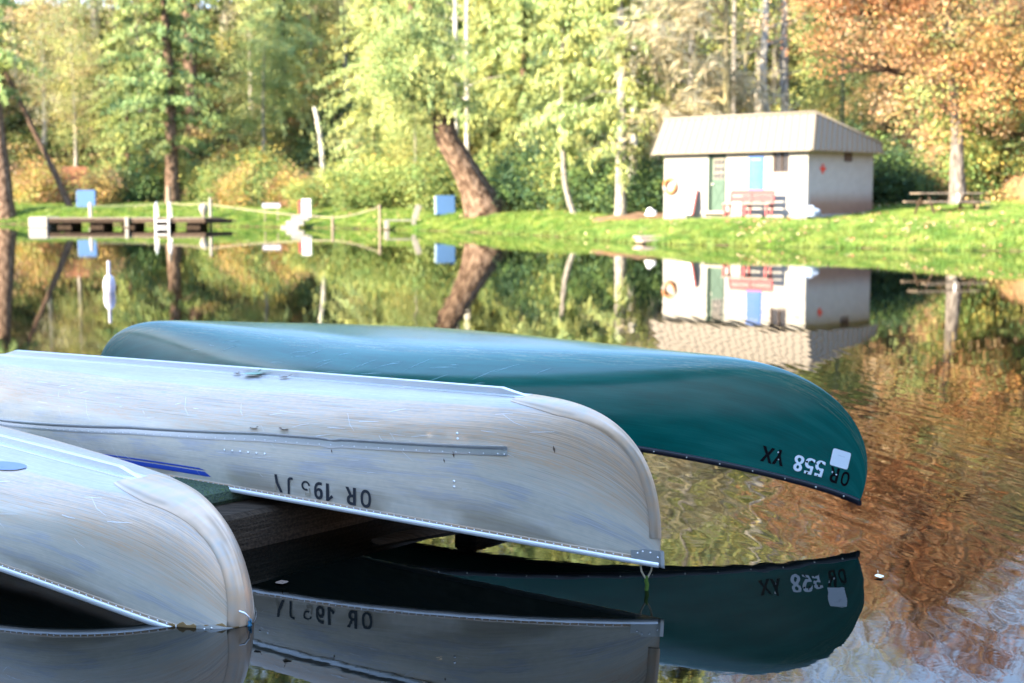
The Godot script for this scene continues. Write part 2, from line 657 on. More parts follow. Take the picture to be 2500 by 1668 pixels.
# ------------------------------------------------------------------ canoes
class Hull:
	var L: float
	var B: float
	var D: float
	var E: float
	var a: float
	var m: float
	var sn: float
	var p: float
	var q: float
	var ns: float
	var rec: float
	var rk: float
	func _init(f: Array) -> void:
		L = f[0]
		B = f[1]
		D = f[2]
		E = f[3]
		a = f[4]
		m = f[5]
		sn = f[6]
		p = f[7]
		q = f[8]
		ns = f[9]
		rec = f[10]
		rk = f[11]
	func sheer(u: float) -> float:
		return D + (E - D) * pow(absf(u), sn)
	func stem(u: float) -> float:
		return clampf((absf(u) * L / 2 - (L / 2 - a)) / a, 0, 1)
	func keel(u: float) -> float:
		var t := stem(u)
		return sheer(u) * (1.0 - pow(clampf(1.0 - pow(t, m), 0, 1), 1.0 / m)) + rk * u * u * (1.0 - t)
	func beam(u: float) -> float:
		return B / 2 * pow(maxf(0.0, 1.0 - pow(absf(u), p)), q)
	func expo(u: float) -> float:
		var t := stem(u)
		return ns * (1.0 - t) + 1.5 * t
	# along (towards the bow from the bow tip, so negative), up from the gunwale tip, and out to the side
	func place(s: float, h: float, w: float) -> Vector3:
		return Vector3(s - L / 2, E - h, w)
	func pt(u: float, th: float, side: float) -> Vector3:
		var g := sheer(u)
		var k := keel(u)
		var e := expo(u)
		var w := beam(u) * pow(maxf(sin(th), 0.0), 2.0 / e)
		var h := k + (g - k) * (1.0 - pow(maxf(cos(th), 0.0), 2.0 / e))
		var s := u * L / 2 - signf(u) * rec * pow(absf(u), 8.0) * pow(h / E, 3.0)
		return place(s, h, w * side)
	func u_at(s: float, h: float) -> float:
		var u := s / (L / 2)
		for i in 6:
			u = clampf((s + signf(u) * rec * pow(absf(u), 8.0) * pow(h / E, 3.0)) / (L / 2), -0.9995, 0.9995)
		return u
	func raw(s: float, h: float, side: float) -> Vector3:
		var u := u_at(s, h)
		var g := sheer(u)
		var k := keel(u)
		var e := expo(u)
		var f := clampf((h - k) / maxf(g - k, 1e-4), 0.0, 1.0)
		var co := pow(1.0 - f, e / 2.0)
		var w := beam(u) * pow(sqrt(maxf(0.0, 1.0 - co * co)), 2.0 / e)
		return place(s, h, w * side)
	func normal(s: float, h: float, side: float) -> Vector3:
		var d := 0.012
		var n := (raw(s + d, h, side) - raw(s - d, h, side)).cross(raw(s, h + d, side) - raw(s, h - d, side)).normalized()
		return n if n.z * side > 0.0 else -n
	func skin(s: float, h: float, side: float, off: float) -> Vector3:
		return raw(s, h, side) + normal(s, h, side) * off
	func gun(u: float, side: float) -> Vector3:
		return pt(u, PI / 2, side)
	func g_at(s: float) -> float:
		return sheer(clampf(s / (L / 2), -1, 1))

func us(n: int) -> Array:
	var out := []
	for i in n + 1:
		var t := sin((-1.0 + 2.0 * i / n) * PI / 2)
		out.append(signf(t) * (1.0 - pow(1.0 - absf(t), 1.3)))
	return out

func hull_mesh(H: Hull, dents := 0.0) -> ArrayMesh:
	var b := MB.new()
	var nt := 40
	var dn := FastNoiseLite.new()
	dn.seed = 8
	dn.frequency = 1.6
	for side in [1.0, -1.0]:
		var rows := []
		var uvs := []
		for u in us(150):
			var row := []
			var uvr := []
			for j in nt + 1:
				var th := PI / 2 * pow(float(j) / nt, 1.15)
				var q := H.pt(u, th, side)
				if dents > 0.0 and absf(u) < 0.97:
					q += Vector3(0, 1, side).normalized() * dn.get_noise_3d(q.x, q.y * 3.0, q.z * 3.0) * dents * sin(th * 2.0)
				row.append(q)
				uvr.append(Vector2(u * 0.5 + 0.5, clampf(th / (PI / 2), 0.004, 0.996)))
			rows.append(row)
			uvs.append(uvr)
		b.sheet(rows, [], side < 0, uvs)
	# weld the two halves along the keel for even shading
	return b.mesh()

func strip(H: Hull, path: Array, side: float, off := 0.002) -> MB:
	# path: list of [s, h0, h1]
	var b := MB.new()
	var rows := []
	for e in path:
		var row := []
		var n := 3
		row.append(H.skin(e[0], e[1], side, 0.0))
		for k in n + 1:
			row.append(H.skin(e[0], lerpf(e[1], e[2], float(k) / n), side, off))
		row.append(H.skin(e[0], e[2], side, 0.0))
		rows.append(row)
	b.sheet(rows, [], side < 0)
	return b

func lettering(H: Hull, text: String, s0: float, h0: float, slope: float, size: float, squeeze: float, off := 0.003) -> ArrayMesh:
	var f := SystemFont.new()
	f.font_names = PackedStringArray(["Droid Sans"])
	f.font_weight = 700
	var t := TextMesh.new()
	t.font = f
	t.text = text
	t.font_size = 64
	t.pixel_size = 0.01
	t.depth = 0.0
	t.curve_step = 1.0
	t.horizontal_alignment = HORIZONTAL_ALIGNMENT_LEFT
	t.vertical_alignment = VERTICAL_ALIGNMENT_BOTTOM
	var arr := t.get_mesh_arrays() if t.has_method("get_mesh_arrays") else t.surface_get_arrays(0)
	var v: PackedVector3Array = arr[Mesh.ARRAY_VERTEX]
	var lo := 1e9
	var hi := -1e9
	var x0 := 1e9
	var x1 := -1e9
	for p in v:
		lo = minf(lo, p.y)
		hi = maxf(hi, p.y)
		x0 = minf(x0, p.x)
		x1 = maxf(x1, p.x)
	var k := size / (hi - lo)
	var dir := Vector2(1, slope).normalized()
	var b := MB.new()
	for p in v:
		var tx := (p.x - (x0 + x1) / 2) * k * squeeze
		var ty := (p.y - (lo + hi) / 2) * k
		var s := s0 - tx * dir.x - ty * dir.y * 1.0
		var h := h0 - tx * dir.y + ty * dir.x
		b.p(H.skin(s, h, 1.0, off))
	var ix: PackedInt32Array = arr[Mesh.ARRAY_INDEX]
	b.ix = ix
	return b.mesh()

func bar(H: Hull, a: Array, c: Array, half: float) -> ArrayMesh:
	var d := Vector2(c[0] - a[0], c[1] - a[1]).normalized()
	var n := Vector2(-d.y, d.x) * half
	var b := MB.new()
	b.sheet([[H.skin(a[0] - n.x, a[1] - n.y, 1.0, 0.0028), H.skin(a[0] + n.x, a[1] + n.y, 1.0, 0.0028)], [H.skin(c[0] - n.x, c[1] - n.y, 1.0, 0.0028), H.skin(c[0] + n.x, c[1] + n.y, 1.0, 0.0028)]])
	return b.mesh()

func blotch(H: Hull, s: float, h: float, r: float, seed_: int, off := 0.003) -> ArrayMesh:
	var g := RandomNumberGenerator.new()
	g.seed = seed_
	var b := MB.new()
	var o := b.p(H.skin(s, h, 1.0, off))
	var n := 9
	for i in n:
		var q := TAU * i / n
		var rr := r * g.randf_range(0.45, 1.2)
		b.p(H.skin(s + cos(q) * rr, h + sin(q) * rr, 1.0, off))
	for i in n:
		b.ix.append_array(PackedInt32Array([o, 1 + (i + 1) % n, 1 + i]))
	return b.mesh()

func gunwale_mesh(H: Hull, side: float, half_w: float, half_h: float, lift := 0.0) -> ArrayMesh:
	var b := MB.new()
	var rows := []
	for u in us(120):
		if absf(u) > 0.9985:
			continue
		var c := H.gun(u, side)
		var du := 0.003
		var t := (H.gun(minf(u + du, 0.999), side) - H.gun(maxf(u - du, -0.999), side)).normalized()
		var out := t.cross(Vector3.UP).normalized()
		if out.z * side < 0:
			out = -out
		var up := out.cross(t).normalized()
		if up.y < 0:
			up = -up
		var row := []
		for k in 13:
			var q := TAU * k / 12.0
			var cx := signf(cos(q)) * pow(absf(cos(q)), 0.6)
			var cy := signf(sin(q)) * pow(absf(sin(q)), 0.6)
			row.append(c + up * lift + out * half_w * cx + up * half_h * cy)
		rows.append(row)
	b.sheet(rows, [], side > 0)
	return b.mesh()

func set_canoe(o: Node3D, pose: Array) -> void:
	var yaw: float = pose[3]
	var turn := Basis(Vector3(cos(yaw), 0, sin(yaw)), Vector3.UP, Vector3(-sin(yaw), 0, cos(yaw)))
	o.transform = Transform3D(turn * Basis(Vector3(0, 0, 1), -pose[4]) * Basis(Vector3(1, 0, 0), -pose[5]), Vector3(pose[0], pose[1], -pose[2]))

func keel_fin(H: Hull, reach: float) -> ArrayMesh:
	var b := MB.new()
	var rows := []
	for i in 61:
		var s := lerpf(-reach, reach, i / 60.0)
		var u := s / (H.L / 2)
		var y := H.E - H.keel(u)
		var fade := clampf((reach - absf(s)) / 0.12, 0.12, 1.0)
		var x := s - H.L / 2
		var dip := H.E - H.raw(s, H.keel(u) + 0.0012, 1.0).y
		var row := [Vector3(x, y - 0.006, -0.042), Vector3(x, y + 0.003, -0.04), Vector3(x, y + 0.004, -0.013), Vector3(x, y + 0.03 * fade, -0.012), Vector3(x, y + 0.032 * fade, -0.008), Vector3(x, y + 0.032 * fade, 0.008), Vector3(x, y + 0.03 * fade, 0.012), Vector3(x, y + 0.004, 0.013), Vector3(x, y + 0.003, 0.04), Vector3(x, y - 0.006, 0.042)]
		if dip > 10.0:
			row.reverse()
		rows.append(row)
	b.sheet(rows, [], true)
	return b.mesh(false)

func stem_cap(H: Hull, from_s: float, width: float, end := 1.0) -> ArrayMesh:
	var b := MB.new()
	var prof := []
	for i in 46:
		var u := 1.0 - pow(1.0 - i / 45.0, 1.8) * (1.0 - from_s / (H.L / 2))
		u = minf(u, 0.9996)
		prof.append(H.pt(u * 1.0, 0.0, 1.0))
	for side in [1.0, -1.0]:
		var rows := []
		for i in prof.size():
			var a: Vector3 = prof[maxi(i - 1, 0)]
			var c: Vector3 = prof[mini(i + 1, prof.size() - 1)]
			var t := (c - a).normalized()
			var n := Vector3(t.y, -t.x, 0)      # into the hull
			if n.y > 0 and absf(n.y) > 0.5:
				n = -n
			if n.x > 0 and absf(n.x) > 0.5:
				n = -n
			var row := [prof[i] - n * 0.004]
			var ww := width * clampf(0.22 + absf(prof[i].x - prof[0].x) / 0.3, 0.0, 1.0)
			for d in [0.12, 0.3, 0.6, 0.97, 1.0]:
				var q: Vector3 = prof[i] + n * ww * d
				var s := q.x + H.L / 2
				var h := H.E - q.y
				row.append(H.skin(s, minf(h, H.g_at(s) - 0.002), side, 0.0035 if d < 1.0 else -0.002))
			rows.append(row)
		b.sheet(rows, [], side < 0)
	return b.mesh()

func rivet_row(H: Hull, list: Array, r: float, off := 0.001) -> ArrayMesh:
	var b := MB.new()
	for e in list:
		b.dome(H.skin(e[0], e[1], 1.0, off), H.normal(e[0], e[1], 1.0), r)
	return b.mesh()

func stuff(o: Node) -> Node:
	o.set_meta("kind", "stuff")
	return o

func strake_h(s: float) -> float:
	if s > 0.73:
		return 0.18 + 0.0 * s
	if s > -0.17:
		return lerpf(0.212, 0.18, (s + 0.17) / 0.9)
	return lerpf(0.308, 0.222 - 0.01, clampf((s + 1.58) / 1.41, 0.0, 1.0))

func metal_canoe(H: Hull, label: String, pose: Array, letters: bool) -> Node3D:
	var o := thing("aluminium_canoe", label, "canoe")
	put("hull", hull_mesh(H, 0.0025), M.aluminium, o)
	put("keel_fin", keel_fin(H, 1.96), M.aluminium_trim, o)
	put("stem_plate", stem_cap(H, 1.93, 0.042 if letters else 0.032), M.aluminium, o)
	for side in [1.0, -1.0]:
		put("gunwale", gunwale_mesh(H, side, 0.011, 0.011), M.aluminium_edge, o)
	# flange with its rivets above the near gunwale
	var path := []
	for i in 81:
		var s := lerpf(-2.2, 2.5, i / 80.0)
		path.append([s, H.g_at(s) - 0.022, H.g_at(s) - 0.004])
	var fl := put("flange", strip(H, path, 1.0, 0.0025).mesh(), M.aluminium, o)
	var rv := []
	for i in 118:
		var s := 2.44 - i * 0.034
		rv.append([s, H.g_at(s) - 0.0145])
	stuff(put("rivets", rivet_row(H, rv, 0.0038, 0.003), M.aluminium_trim, fl))
	# cap over the bow tip
	var cap := MB.new()
	for side in [1.0, -1.0]:
		var rows := []
		for i in 9:
			var s := lerpf(2.475, 2.588, i / 8.0)
			var g := H.g_at(s)
			var up := 0.045 + 0.012 * smoothstep(2.5, 2.52, s)
			var row := []
			for k in 5:
				row.append(H.skin(s, lerpf(g - up, g - 0.004, k / 4.0), side, 0.006))
			var e: Vector3 = row[4]
			row.append(Vector3(e.x, e.y - 0.014, e.z * 0.9))
			row.append(Vector3(e.x, e.y - 0.017, 0))
			rows.append(row)
		cap.sheet(rows, [], side < 0)
		var end_row := []
		for k in 7:
			var last: Vector3 = rows[8][k]
			end_row.append([last, Vector3(last.x + 0.012, last.y, 0)])
		cap.sheet(end_row, [], side > 0)
	var cp := put("bow_cap", cap.mesh(), M.aluminium_trim, o)
	stuff(put("rivets", rivet_row(H, [[2.5, H.g_at(2.5) - 0.035], [2.52, H.g_at(2.52) - 0.045], [2.548, H.g_at(2.548) - 0.045], [2.575, H.g_at(2.575) - 0.03]], 0.0042, 0.008), M.aluminium_edge, cp))
	set_canoe(o, pose)
	var sc := MB.new()
	var g := RandomNumberGenerator.new()
	g.seed = 15
	for i in 60:
		var s := g.randf_range(-1.4, 2.1)
		var h := g.randf_range(0.05, 0.2) if i < 42 else g.randf_range(0.25, 0.36)
		var l := g.randf_range(0.02, 0.13)
		var k := g.randf_range(-0.25, 0.1) * l if i % 3 else g.randf_range(0.4, 1.0) * l
		var w := g.randf_range(0.0006, 0.0016)
		sc.sheet([[H.skin(s, h, 1.0, 0.0022), H.skin(s, h + w, 1.0, 0.0022)], [H.skin(s + l * 0.5, h + k * 0.6, 1.0, 0.0022), H.skin(s + l * 0.5, h + k * 0.6 + w * 1.5, 1.0, 0.0022)], [H.skin(s + l, h + k, 1.0, 0.0022), H.skin(s + l, h + k + w * 0.5, 1.0, 0.0022)]])
	stuff(put("scratches", sc.mesh(), M.aluminium_edge, o))
	if not letters:
		var ws := []
		for i in 25:
			var s := lerpf(2.3, 2.582, i / 24.0)
			ws.append([s, 0.452 - 0.006 * sin(i * 1.9) - 0.004 * sin(i * 0.7), 0.464])
		var pp := MB.new()
		var rows := []
		for i in 12:
			var t := i / 11.0
			var mid := 0.27 - 0.06 * t
			var half := 0.062 * sqrt(maxf(0.0, 1.0 - pow(2.0 * t - 1.0, 2.0))) + 0.002
			var row := []
			for j in 5:
				row.append(H.pt(lerpf(1.2, 1.43, t) / 2.6, (mid + half * (j - 2) * 0.5) * PI / 2, 1.0) + Vector3(0, 0.003, 0.001))
			rows.append(row)
		pp.sheet(rows)
		put("paint_patch", pp.mesh(), M.patch_blue, o)
		put("waterline_stain", strip(H, ws, 1.0, 0.0026).mesh(), M.rust_stain, o)
	if not letters:
		return o
	# riveted spray strake along the side, with the dent in it
	var sp := []
	var fin := MB.new()
	var frows := []
	for i in 141:
		var s := lerpf(-2.0, 1.98, i / 140.0)
		var h := strake_h(s)
		var dent := exp(-pow((s - 1.135) / 0.034, 2.0))
		h += dent * 0.006
		sp.append([s, h, h + 0.036])
		var out := 0.014 - dent * 0.009
		var n := H.normal(s, h, 1.0)
		var q := H.skin(s, h, 1.0, 0.002)
		frows.append([q + Vector3(0, 0.004, 0), q + n * out + Vector3(0, 0.003, 0), q + n * out - Vector3(0, 0.003, 0), q + n * 0.002 - Vector3(0, 0.014, 0)])
	fin.sheet(frows, [], false)
	var st := put("side_strake", strip(H, sp, 1.0, 0.003).mesh(), M.aluminium_trim, o)
	put("strake_lip", fin.mesh(false), M.aluminium_trim, st)
	var sr := []
	for i in 60:
		var s := 1.94 - i * 0.062
		sr.append([s, strake_h(s) + 0.028])
	for e in [[1.968, 0.19], [1.968, 0.21]]:
		sr.append(e)
	stuff(put("rivets", rivet_row(H, sr, 0.0036, 0.003), M.aluminium_edge, st))
	var pr := [[1.749, 0.133], [1.755, 0.154], [1.747, 0.329], [1.747, 0.352]]
	for i in 6:
		pr.append([0.515 + i * 0.05, 0.268])
	stuff(put("thwart_rivets", rivet_row(H, pr, 0.006), M.aluminium_edge, o))
	# registration letters, read from the bow, upside down here
	var slope := 0.136
	for e in [["O", 1.317, 0.429, 0.78], ["R", 1.239, 0.423, 0.92], ["1", 1.128, 0.415, 1.0], ["9", 1.068, 0.411, 0.92], ["J", 0.91, 0.401, 1.05]]:
		put("letter", lettering(H, e[0], e[1], e[2], 0.07, 0.079, e[3]), M.black_letter, o)
	# the half-gone 5 and Y: what remains is dark, the rest is the print of old glue
	var five := MB.new()
	var arc := []
	for i in 17:
		var q := -5.2 * i / 16.0
		var c := Vector2(cos(q), sin(q))
		arc.append([H.skin(0.999 + c.x * 0.0145, 0.394 + c.y * 0.0135, 1.0, 0.003), H.skin(0.999 + c.x * 0.0245, 0.394 + c.y * 0.0225, 1.0, 0.003)])
	five.sheet(arc, [], true)
	put("letter", five.mesh(), M.black_letter, o, "torn bowl that is left of the figure 5")
	put("glue_print", bar(H, [1.018, 0.404], [1.021, 0.43], 0.004), M.faded_letter, o)
	put("glue_print", bar(H, [0.992, 0.43], [1.022, 0.434], 0.007), M.faded_letter, o)
	var yy := MB.new()
	yy.sheet([[H.skin(0.822, 0.355, 1.0, 0.003), H.skin(0.837, 0.355, 1.0, 0.003)], [H.skin(0.826, 0.392, 1.0, 0.003), H.skin(0.842, 0.389, 1.0, 0.003)], [H.skin(0.85, 0.436, 1.0, 0.003), H.skin(0.865, 0.435, 1.0, 0.003)]], [], false)
	put("letter", yy.mesh(), M.black_letter, o)
	put("glue_print", bar(H, [0.83, 0.392], [0.816, 0.434], 0.006), M.faded_letter, o)
	# blue stripes ending in a slant
	for e in [[0.043, 0.064, 0.0], [0.07, 0.078, 0.035]]:
		var lo := []
		for i in 41:
			var s := lerpf(-1.6, 0.421 - e[2] - 0.04, i / 40.0)
			var k := 0.0 if i < 40 else 1.0
			lo.append([s, H.g_at(s) - e[1], H.g_at(s) - e[0]])
		var b := strip(H, lo, 1.0, 0.0012)
		# the slant at the end
		var s1: float = 0.421 - e[2] - 0.04
		b.tri(H.skin(s1, H.g_at(s1) - e[1], 1.0, 0.0013), H.skin(s1 + 0.04, H.g_at(s1) - e[0], 1.0, 0.0013), H.skin(s1, H.g_at(s1) - e[0], 1.0, 0.0013))
		put("stripe", b.mesh(), M.stripe_blue, o)
	return o

func green_canoe(H: Hull, label: String, pose: Array) -> Node3D:
	var o := thing("plastic_canoe", label, "canoe")
	put("hull", hull_mesh(H), M.green_plastic, o)
	for side in [1.0, -1.0]:
		var g := put("gunwale", gunwale_mesh(H, side, 0.012, 0.015, 0.006), M.black_vinyl, o)
		if side > 0:
			var b := MB.new()
			for i in 24:
				var s := 2.5 - i * 0.16
				var u := s / (H.L / 2)
				var q := H.gun(u, 1.0)
				b.dome(q + Vector3(0, 0.008, 0.013), Vector3(0, 0.1, 1).normalized(), 0.0055 if i < 2 else 0.004)
			stuff(put("screws", b.mesh(), M.screw, g))
	var deck := MB.new()
	for side in [1.0, -1.0]:
		var rows := []
		for i in 10:
			var u := lerpf(0.955, 0.9985, i / 9.0)
			var q := H.gun(u, side)
			rows.append([Vector3(q.x, q.y + 0.012, q.z + side * 0.014), Vector3(q.x, q.y - 0.008, q.z + side * 0.014), Vector3(q.x, q.y - 0.014, 0)])
		deck.sheet(rows, [], side < 0)
		var l: Array = rows[9]
		deck.sheet([[l[0], l[1], l[2]], [Vector3(l[0].x + 0.014, l[0].y, 0), Vector3(l[1].x + 0.014, l[1].y, 0), Vector3(l[2].x + 0.012, l[2].y, 0)]], [], side < 0)
	put("bow_cap", deck.mesh(), M.black_vinyl, o)
	set_canoe(o, pose)
	# letters
	var slope := 0.4
	for e in [["O", 2.445, 0.568, "gloss_black_letter", 0.074, 0.6], ["R", 2.392, 0.553, "gloss_black_letter", 0.078, 0.76], ["5", 2.326, 0.525, "white_letter", 0.082, 0.84], ["5", 2.278, 0.516, "white_letter", 0.082, 0.84], ["8", 2.228, 0.505, "white_letter", 0.082, 0.84], ["Y", 2.136, 0.48, "gloss_black_letter", 0.08, 0.85], ["X", 2.082, 0.469, "gloss_black_letter", 0.08, 0.85]]:
		put("letter", lettering(H, e[0], e[1], e[2], 0.25, e[4], e[5], 0.0028), M[e[3]], o)
	# flakes gone from the white figures, showing the dark adhesive under them
	for e in [[2.335, 0.497, 0.0055, 3], [2.312, 0.503, 0.004, 4], [2.321, 0.533, 0.004, 5], [2.292, 0.492, 0.006, 6], [2.268, 0.493, 0.0065, 7], [2.278, 0.538, 0.004, 8], [2.266, 0.55, 0.007, 9], [2.314, 0.561, 0.004, 10]]:
		put("flake", blotch(H, e[0], e[1], e[2], e[3], 0.0042), M.gloss_black_letter, o)
	for e in [[2.386, 0.539, 0.0045, 13], [2.404, 0.55, 0.004, 14], [2.134, 0.454, 0.004, 15], [2.134, 0.49, 0.003, 16]]:
		put("flake", blotch(H, e[0], e[1], e[2], e[3], 0.0042), M.white_letter, o)
	# square sticker
	var b := MB.new()
	var rows := []
	for i in 9:
		var row := []
		for j in 9:
			var q := Vector2((i - 4) / 4.0, (j - 4) / 4.0)
			# rounded corners
			if absf(q.x) == 1.0 and absf(q.y) == 1.0:
				q *= 0.95
			q = q.rotated(0.24) * 0.043
			row.append(H.skin(2.425 + q.x, 0.471 + q.y, 1.0, 0.0025))
		rows.append(row)
	b.sheet(rows, [], true)
	var stk := put("sticker", b.mesh(), M.white_letter, o, "square white sticker above the black letters")
	var pr := MB.new()
	for i in 6:
		var q := Vector2(-0.016 + i * 0.006, -0.016).rotated(0.24)
		pr.sheet([[H.skin(2.425 + q.x, 0.471 + q.y, 1.0, 0.0032), H.skin(2.425 + q.x, 0.4735 + q.y, 1.0, 0.0032)], [H.skin(2.4285 + q.x, 0.4712 + q.y, 1.0, 0.0032), H.skin(2.4285 + q.x, 0.4737 + q.y, 1.0, 0.0032)]], [], true)
	put("print", pr.mesh(), mat("grey_print", lin(0.45, 0.45, 0.5), 0.6), stk)
	# long pale scratches across the bottom
	var sc := MB.new()
	var g := RandomNumberGenerator.new()
	g.seed = 5
	for i in 26:
		var s := g.randf_range(-1.7, 1.0)
		var h := g.randf_range(0.05, 0.16)
		var l := g.randf_range(0.04, 0.16)
		var k := g.randf_range(-0.5, -0.1) * l
		var row0 := []
		for j in 6:
			var t := j / 5.0
			row0.append([H.skin(s + l * t, maxf(h + k * t + 0.01 * t * t, 0.045), 1.0, 0.0012), H.skin(s + l * t, maxf(h + k * t + 0.01 * t * t, 0.045) + 0.0022 * (1.0 - absf(t - 0.5) * 1.7), 1.0, 0.0012)])
		sc.sheet(row0, [], true)
	stuff(put("scratches", sc.mesh(), mat("scratch", lin(0.25, 0.42, 0.44), 0.5), o))
	return o

func rope(called: String, label: String, pts: Array, r: float, m: Material, parent: Node3D = self) -> MeshInstance3D:
	var b := MB.new()
	var path := PackedVector3Array(pts)
	var rad := PackedFloat32Array()
	for i in path.size():
		rad.append(r)
	b.tube(path, rad, 6, Color.WHITE, true, 0.2, 3)
	var o := put(called, b.mesh(), m, parent)
	if parent == self:
		tag(o, label, "rope")
	return o

func curl_leaf(called: String, label: String, at: Vector3, size: float, m: Material, seed_: int, lobes := false) -> void:
	var g := RandomNumberGenerator.new()
	g.seed = seed_
	var b := MB.new()
	var q := Basis(Vector3.UP, g.randf_range(0, TAU))
	var rows := []
	for i in 8:
		var t := i / 7.0
		var w := size * 0.38 * sin(PI * clampf(t, 0.03, 0.97)) * (1.0 + (0.35 * sin(t * 20.0) if lobes else 0.0))
		var y := size * 0.12 * (t - 0.4) * (t - 0.4) * 2.0
		rows.append([q * Vector3((t - 0.5) * size, y + w * 0.2, -w), q * Vector3((t - 0.5) * size, y, 0), q * Vector3((t - 0.5) * size, y + w * 0.15, w)])
	b.sheet(rows)
	b.tube(PackedVector3Array([q * Vector3(0.5 * size, size * 0.2, 0), q * Vector3(0.85 * size, size * 0.3, 0.05 * size)]), PackedFloat32Array([size * 0.03, size * 0.02]), 4)
	solo(called, b.mesh(), m, label, "leaf", at)

func make_foreground() -> void:
	var HG := Hull.new([5.2, 0.8814, 0.3548, 0.6843, 0.9093, 2.4368, 1.8966, 1.5875, 1.6312, 3.2365, 0.0924, 0.0241])
	var HA := Hull.new([5.2, 0.9304, 0.4375, 0.6382, 0.7452, 3.0948, 1.8364, 1.9348, 0.9546, 3.1088, 0.0199, 0.0043])
	var HN := Hull.new([5.2, 0.9364, 0.3329, 0.5263, 0.7332, 2.7176, 3.911, 2.3953, 0.558, 2.7347, 0.0146, 0.0183])
	green_canoe(HG, "dark green plastic canoe with black gunwale, turned over", [1.7157, 0.1214, 6.5468, 0.5463, 0.0028, -0.1459])
	var ca := metal_canoe(HA, "long aluminium canoe with black OR 195 JY letters and blue stripe", [0.5997, 0.1136, 5.4748, 0.6799, -0.0243, -0.0652], true)
	var cn := metal_canoe(HN, "bare aluminium canoe whose bow dips into the water at bottom left", [-0.9635, -0.0643, 5.0517, 0.707, 0.0217, -0.0169], false)
	# ---- the dock that carries them: a heavy edge log, joists and planks, with strips of old carpet as bunks
	var dk := Node3D.new()
	dk.name = numbered("wooden_dock")
	add_child(dk)
	tag(dk, "low weathered wooden dock under the canoes with mossy carpet strips", "dock")
	var along := Vector3(0.65, 0, -0.76).normalized()      # along the outer edge, away from the viewer
	var inn := Vector3(-along.z * -1.0, 0, 0)
	inn = Vector3(-0.76, 0, -0.65)
	var bs := Basis(along, Vector3.UP, along.cross(Vector3.UP))
	var corner := Vector3(-1.22, -0.085, -6.28)
	var b := MB.new()
	b.box(corner + along * 1.25 + Vector3(0, 0.155, 0), Vector3(3.5, 0.2, 0.2), bs, 0.02)
	put("edge_beam", b.mesh(), M.wood_dark, dk)
	b = MB.new()
	b.box(corner + along * 1.25 + inn * 0.12 + Vector3(0, -0.03, 0), Vector3(3.5, 0.16, 0.24), bs, 0.03)
	put("lower_beam", b.mesh(), M.wood_dark, dk)
	for i in 14:
		b = MB.new()
		b.box(corner + along * 1.25 + inn * (0.19 + i * 0.165) + Vector3(0, 0.225 + 0.004 * sin(i * 2.3), 0), Vector3(3.45 + 0.06 * sin(i * 1.7), 0.04, 0.15), bs, 0.006)
		put("plank", b.mesh(), M.wood_old, dk)
	b = MB.new()
	b.box(corner + along * 1.15 + inn * 0.33 + Vector3(0, 0.285, 0), Vector3(2.6, 0.08, 0.4), bs, 0.02)
	put("carpet_bunk", b.mesh(), M.moss_carpet, dk)
	b = MB.new()
	b.box(corner + along * 1.15 + inn * 2.0 + Vector3(0, 0.3, 0), Vector3(2.6, 0.11, 0.3), bs, 0.02)
	put("carpet_bunk", b.mesh(), M.moss_carpet, dk)
	b = MB.new()
	b.box(corner + along * 2.35 + inn * 0.3 + Vector3(0, 0.42, 0), Vector3(1.1, 0.18, 0.16), bs, 0.02)  # added unseen timber, keeps the bright far bank out of the water reflection
	put("blocker_timber", b.mesh(), M.wood_dark, dk)
	for k in [-0.3, 2.3]:
		b = MB.new()
		b.tube(PackedVector3Array([corner + along * k + inn * 0.4 + Vector3(0, 0.15, 0), corner + along * k + inn * 0.4 + Vector3(0, -1.6, 0)]), PackedFloat32Array([0.09, 0.09]), 10)
		put("pile", b.mesh(), M.wood_dark, dk)
	# a sunken log in front of the dock
	b = MB.new()
	b.tube(PackedVector3Array([Vector3(-0.62, -0.045, -6.3), Vector3(-0.3, -0.035, -6.6), Vector3(0.1, -0.03, -6.95)]), PackedFloat32Array([0.06, 0.07, 0.06]), 9, Color.WHITE, true, 0.12, 4)
	solo("driftwood_log", b.mesh(), M.wood_dark, "dark half-sunken log floating under the long aluminium canoe", "log")
	# ---- painter of the long canoe: pale loop, mossy knot
	var tip: Vector3 = ca.transform * Vector3(-0.085, -0.012, 0)
	var rp := thing("bow_line", "mossy tan rope hanging from the bow tip of the long aluminium canoe", "rope", tip)
	rope("loop", "", [Vector3(-0.025, 0.005, 0.01), Vector3(-0.021, -0.02, 0.01), Vector3(-0.008, -0.045, 0.005), Vector3(0, -0.055, 0)], 0.004, M.rope_tan, rp)
	rope("loop", "", [Vector3(0.022, 0.005, 0), Vector3(0.018, -0.02, 0), Vector3(0.006, -0.045, 0), Vector3(0, -0.055, 0)], 0.004, M.rope_tan, rp)
	rope("mossy_knot", "", [Vector3(0, -0.042, 0), Vector3(-0.002, -0.06, 0), Vector3(0.003, -0.078, 0), Vector3(0, -0.098, 0), Vector3(-0.001, -0.14, 0)], 0.0085, M.moss, rp)
	# ---- blue twine of the near canoe
	var tw: Vector3 = cn.transform * Vector3(-0.008, 0.115, 0.0)
	var tp := thing("blue_twine", "frayed blue twine on a ring at the near canoe's bow", "rope", tw)
	rope("ring", "", [Vector3(-0.02, 0.012, 0.025), Vector3(0.0, 0.006, 0.03), Vector3(0.014, -0.012, 0.02), Vector3(0.012, -0.03, 0.0)], 0.0035, M.aluminium_edge, tp)
	var tr := RandomNumberGenerator.new()
	tr.seed = 12
	for i in 5:
		var pts := []
		for k in 9:
			pts.append(Vector3(0.012 + tr.randf_range(-0.006, 0.006) + 0.004 * sin(k + i), -0.025 - k * 0.012, tr.randf_range(-0.006, 0.006)))
		rope("strand", "", pts, 0.003, M.rope_blue, tp)
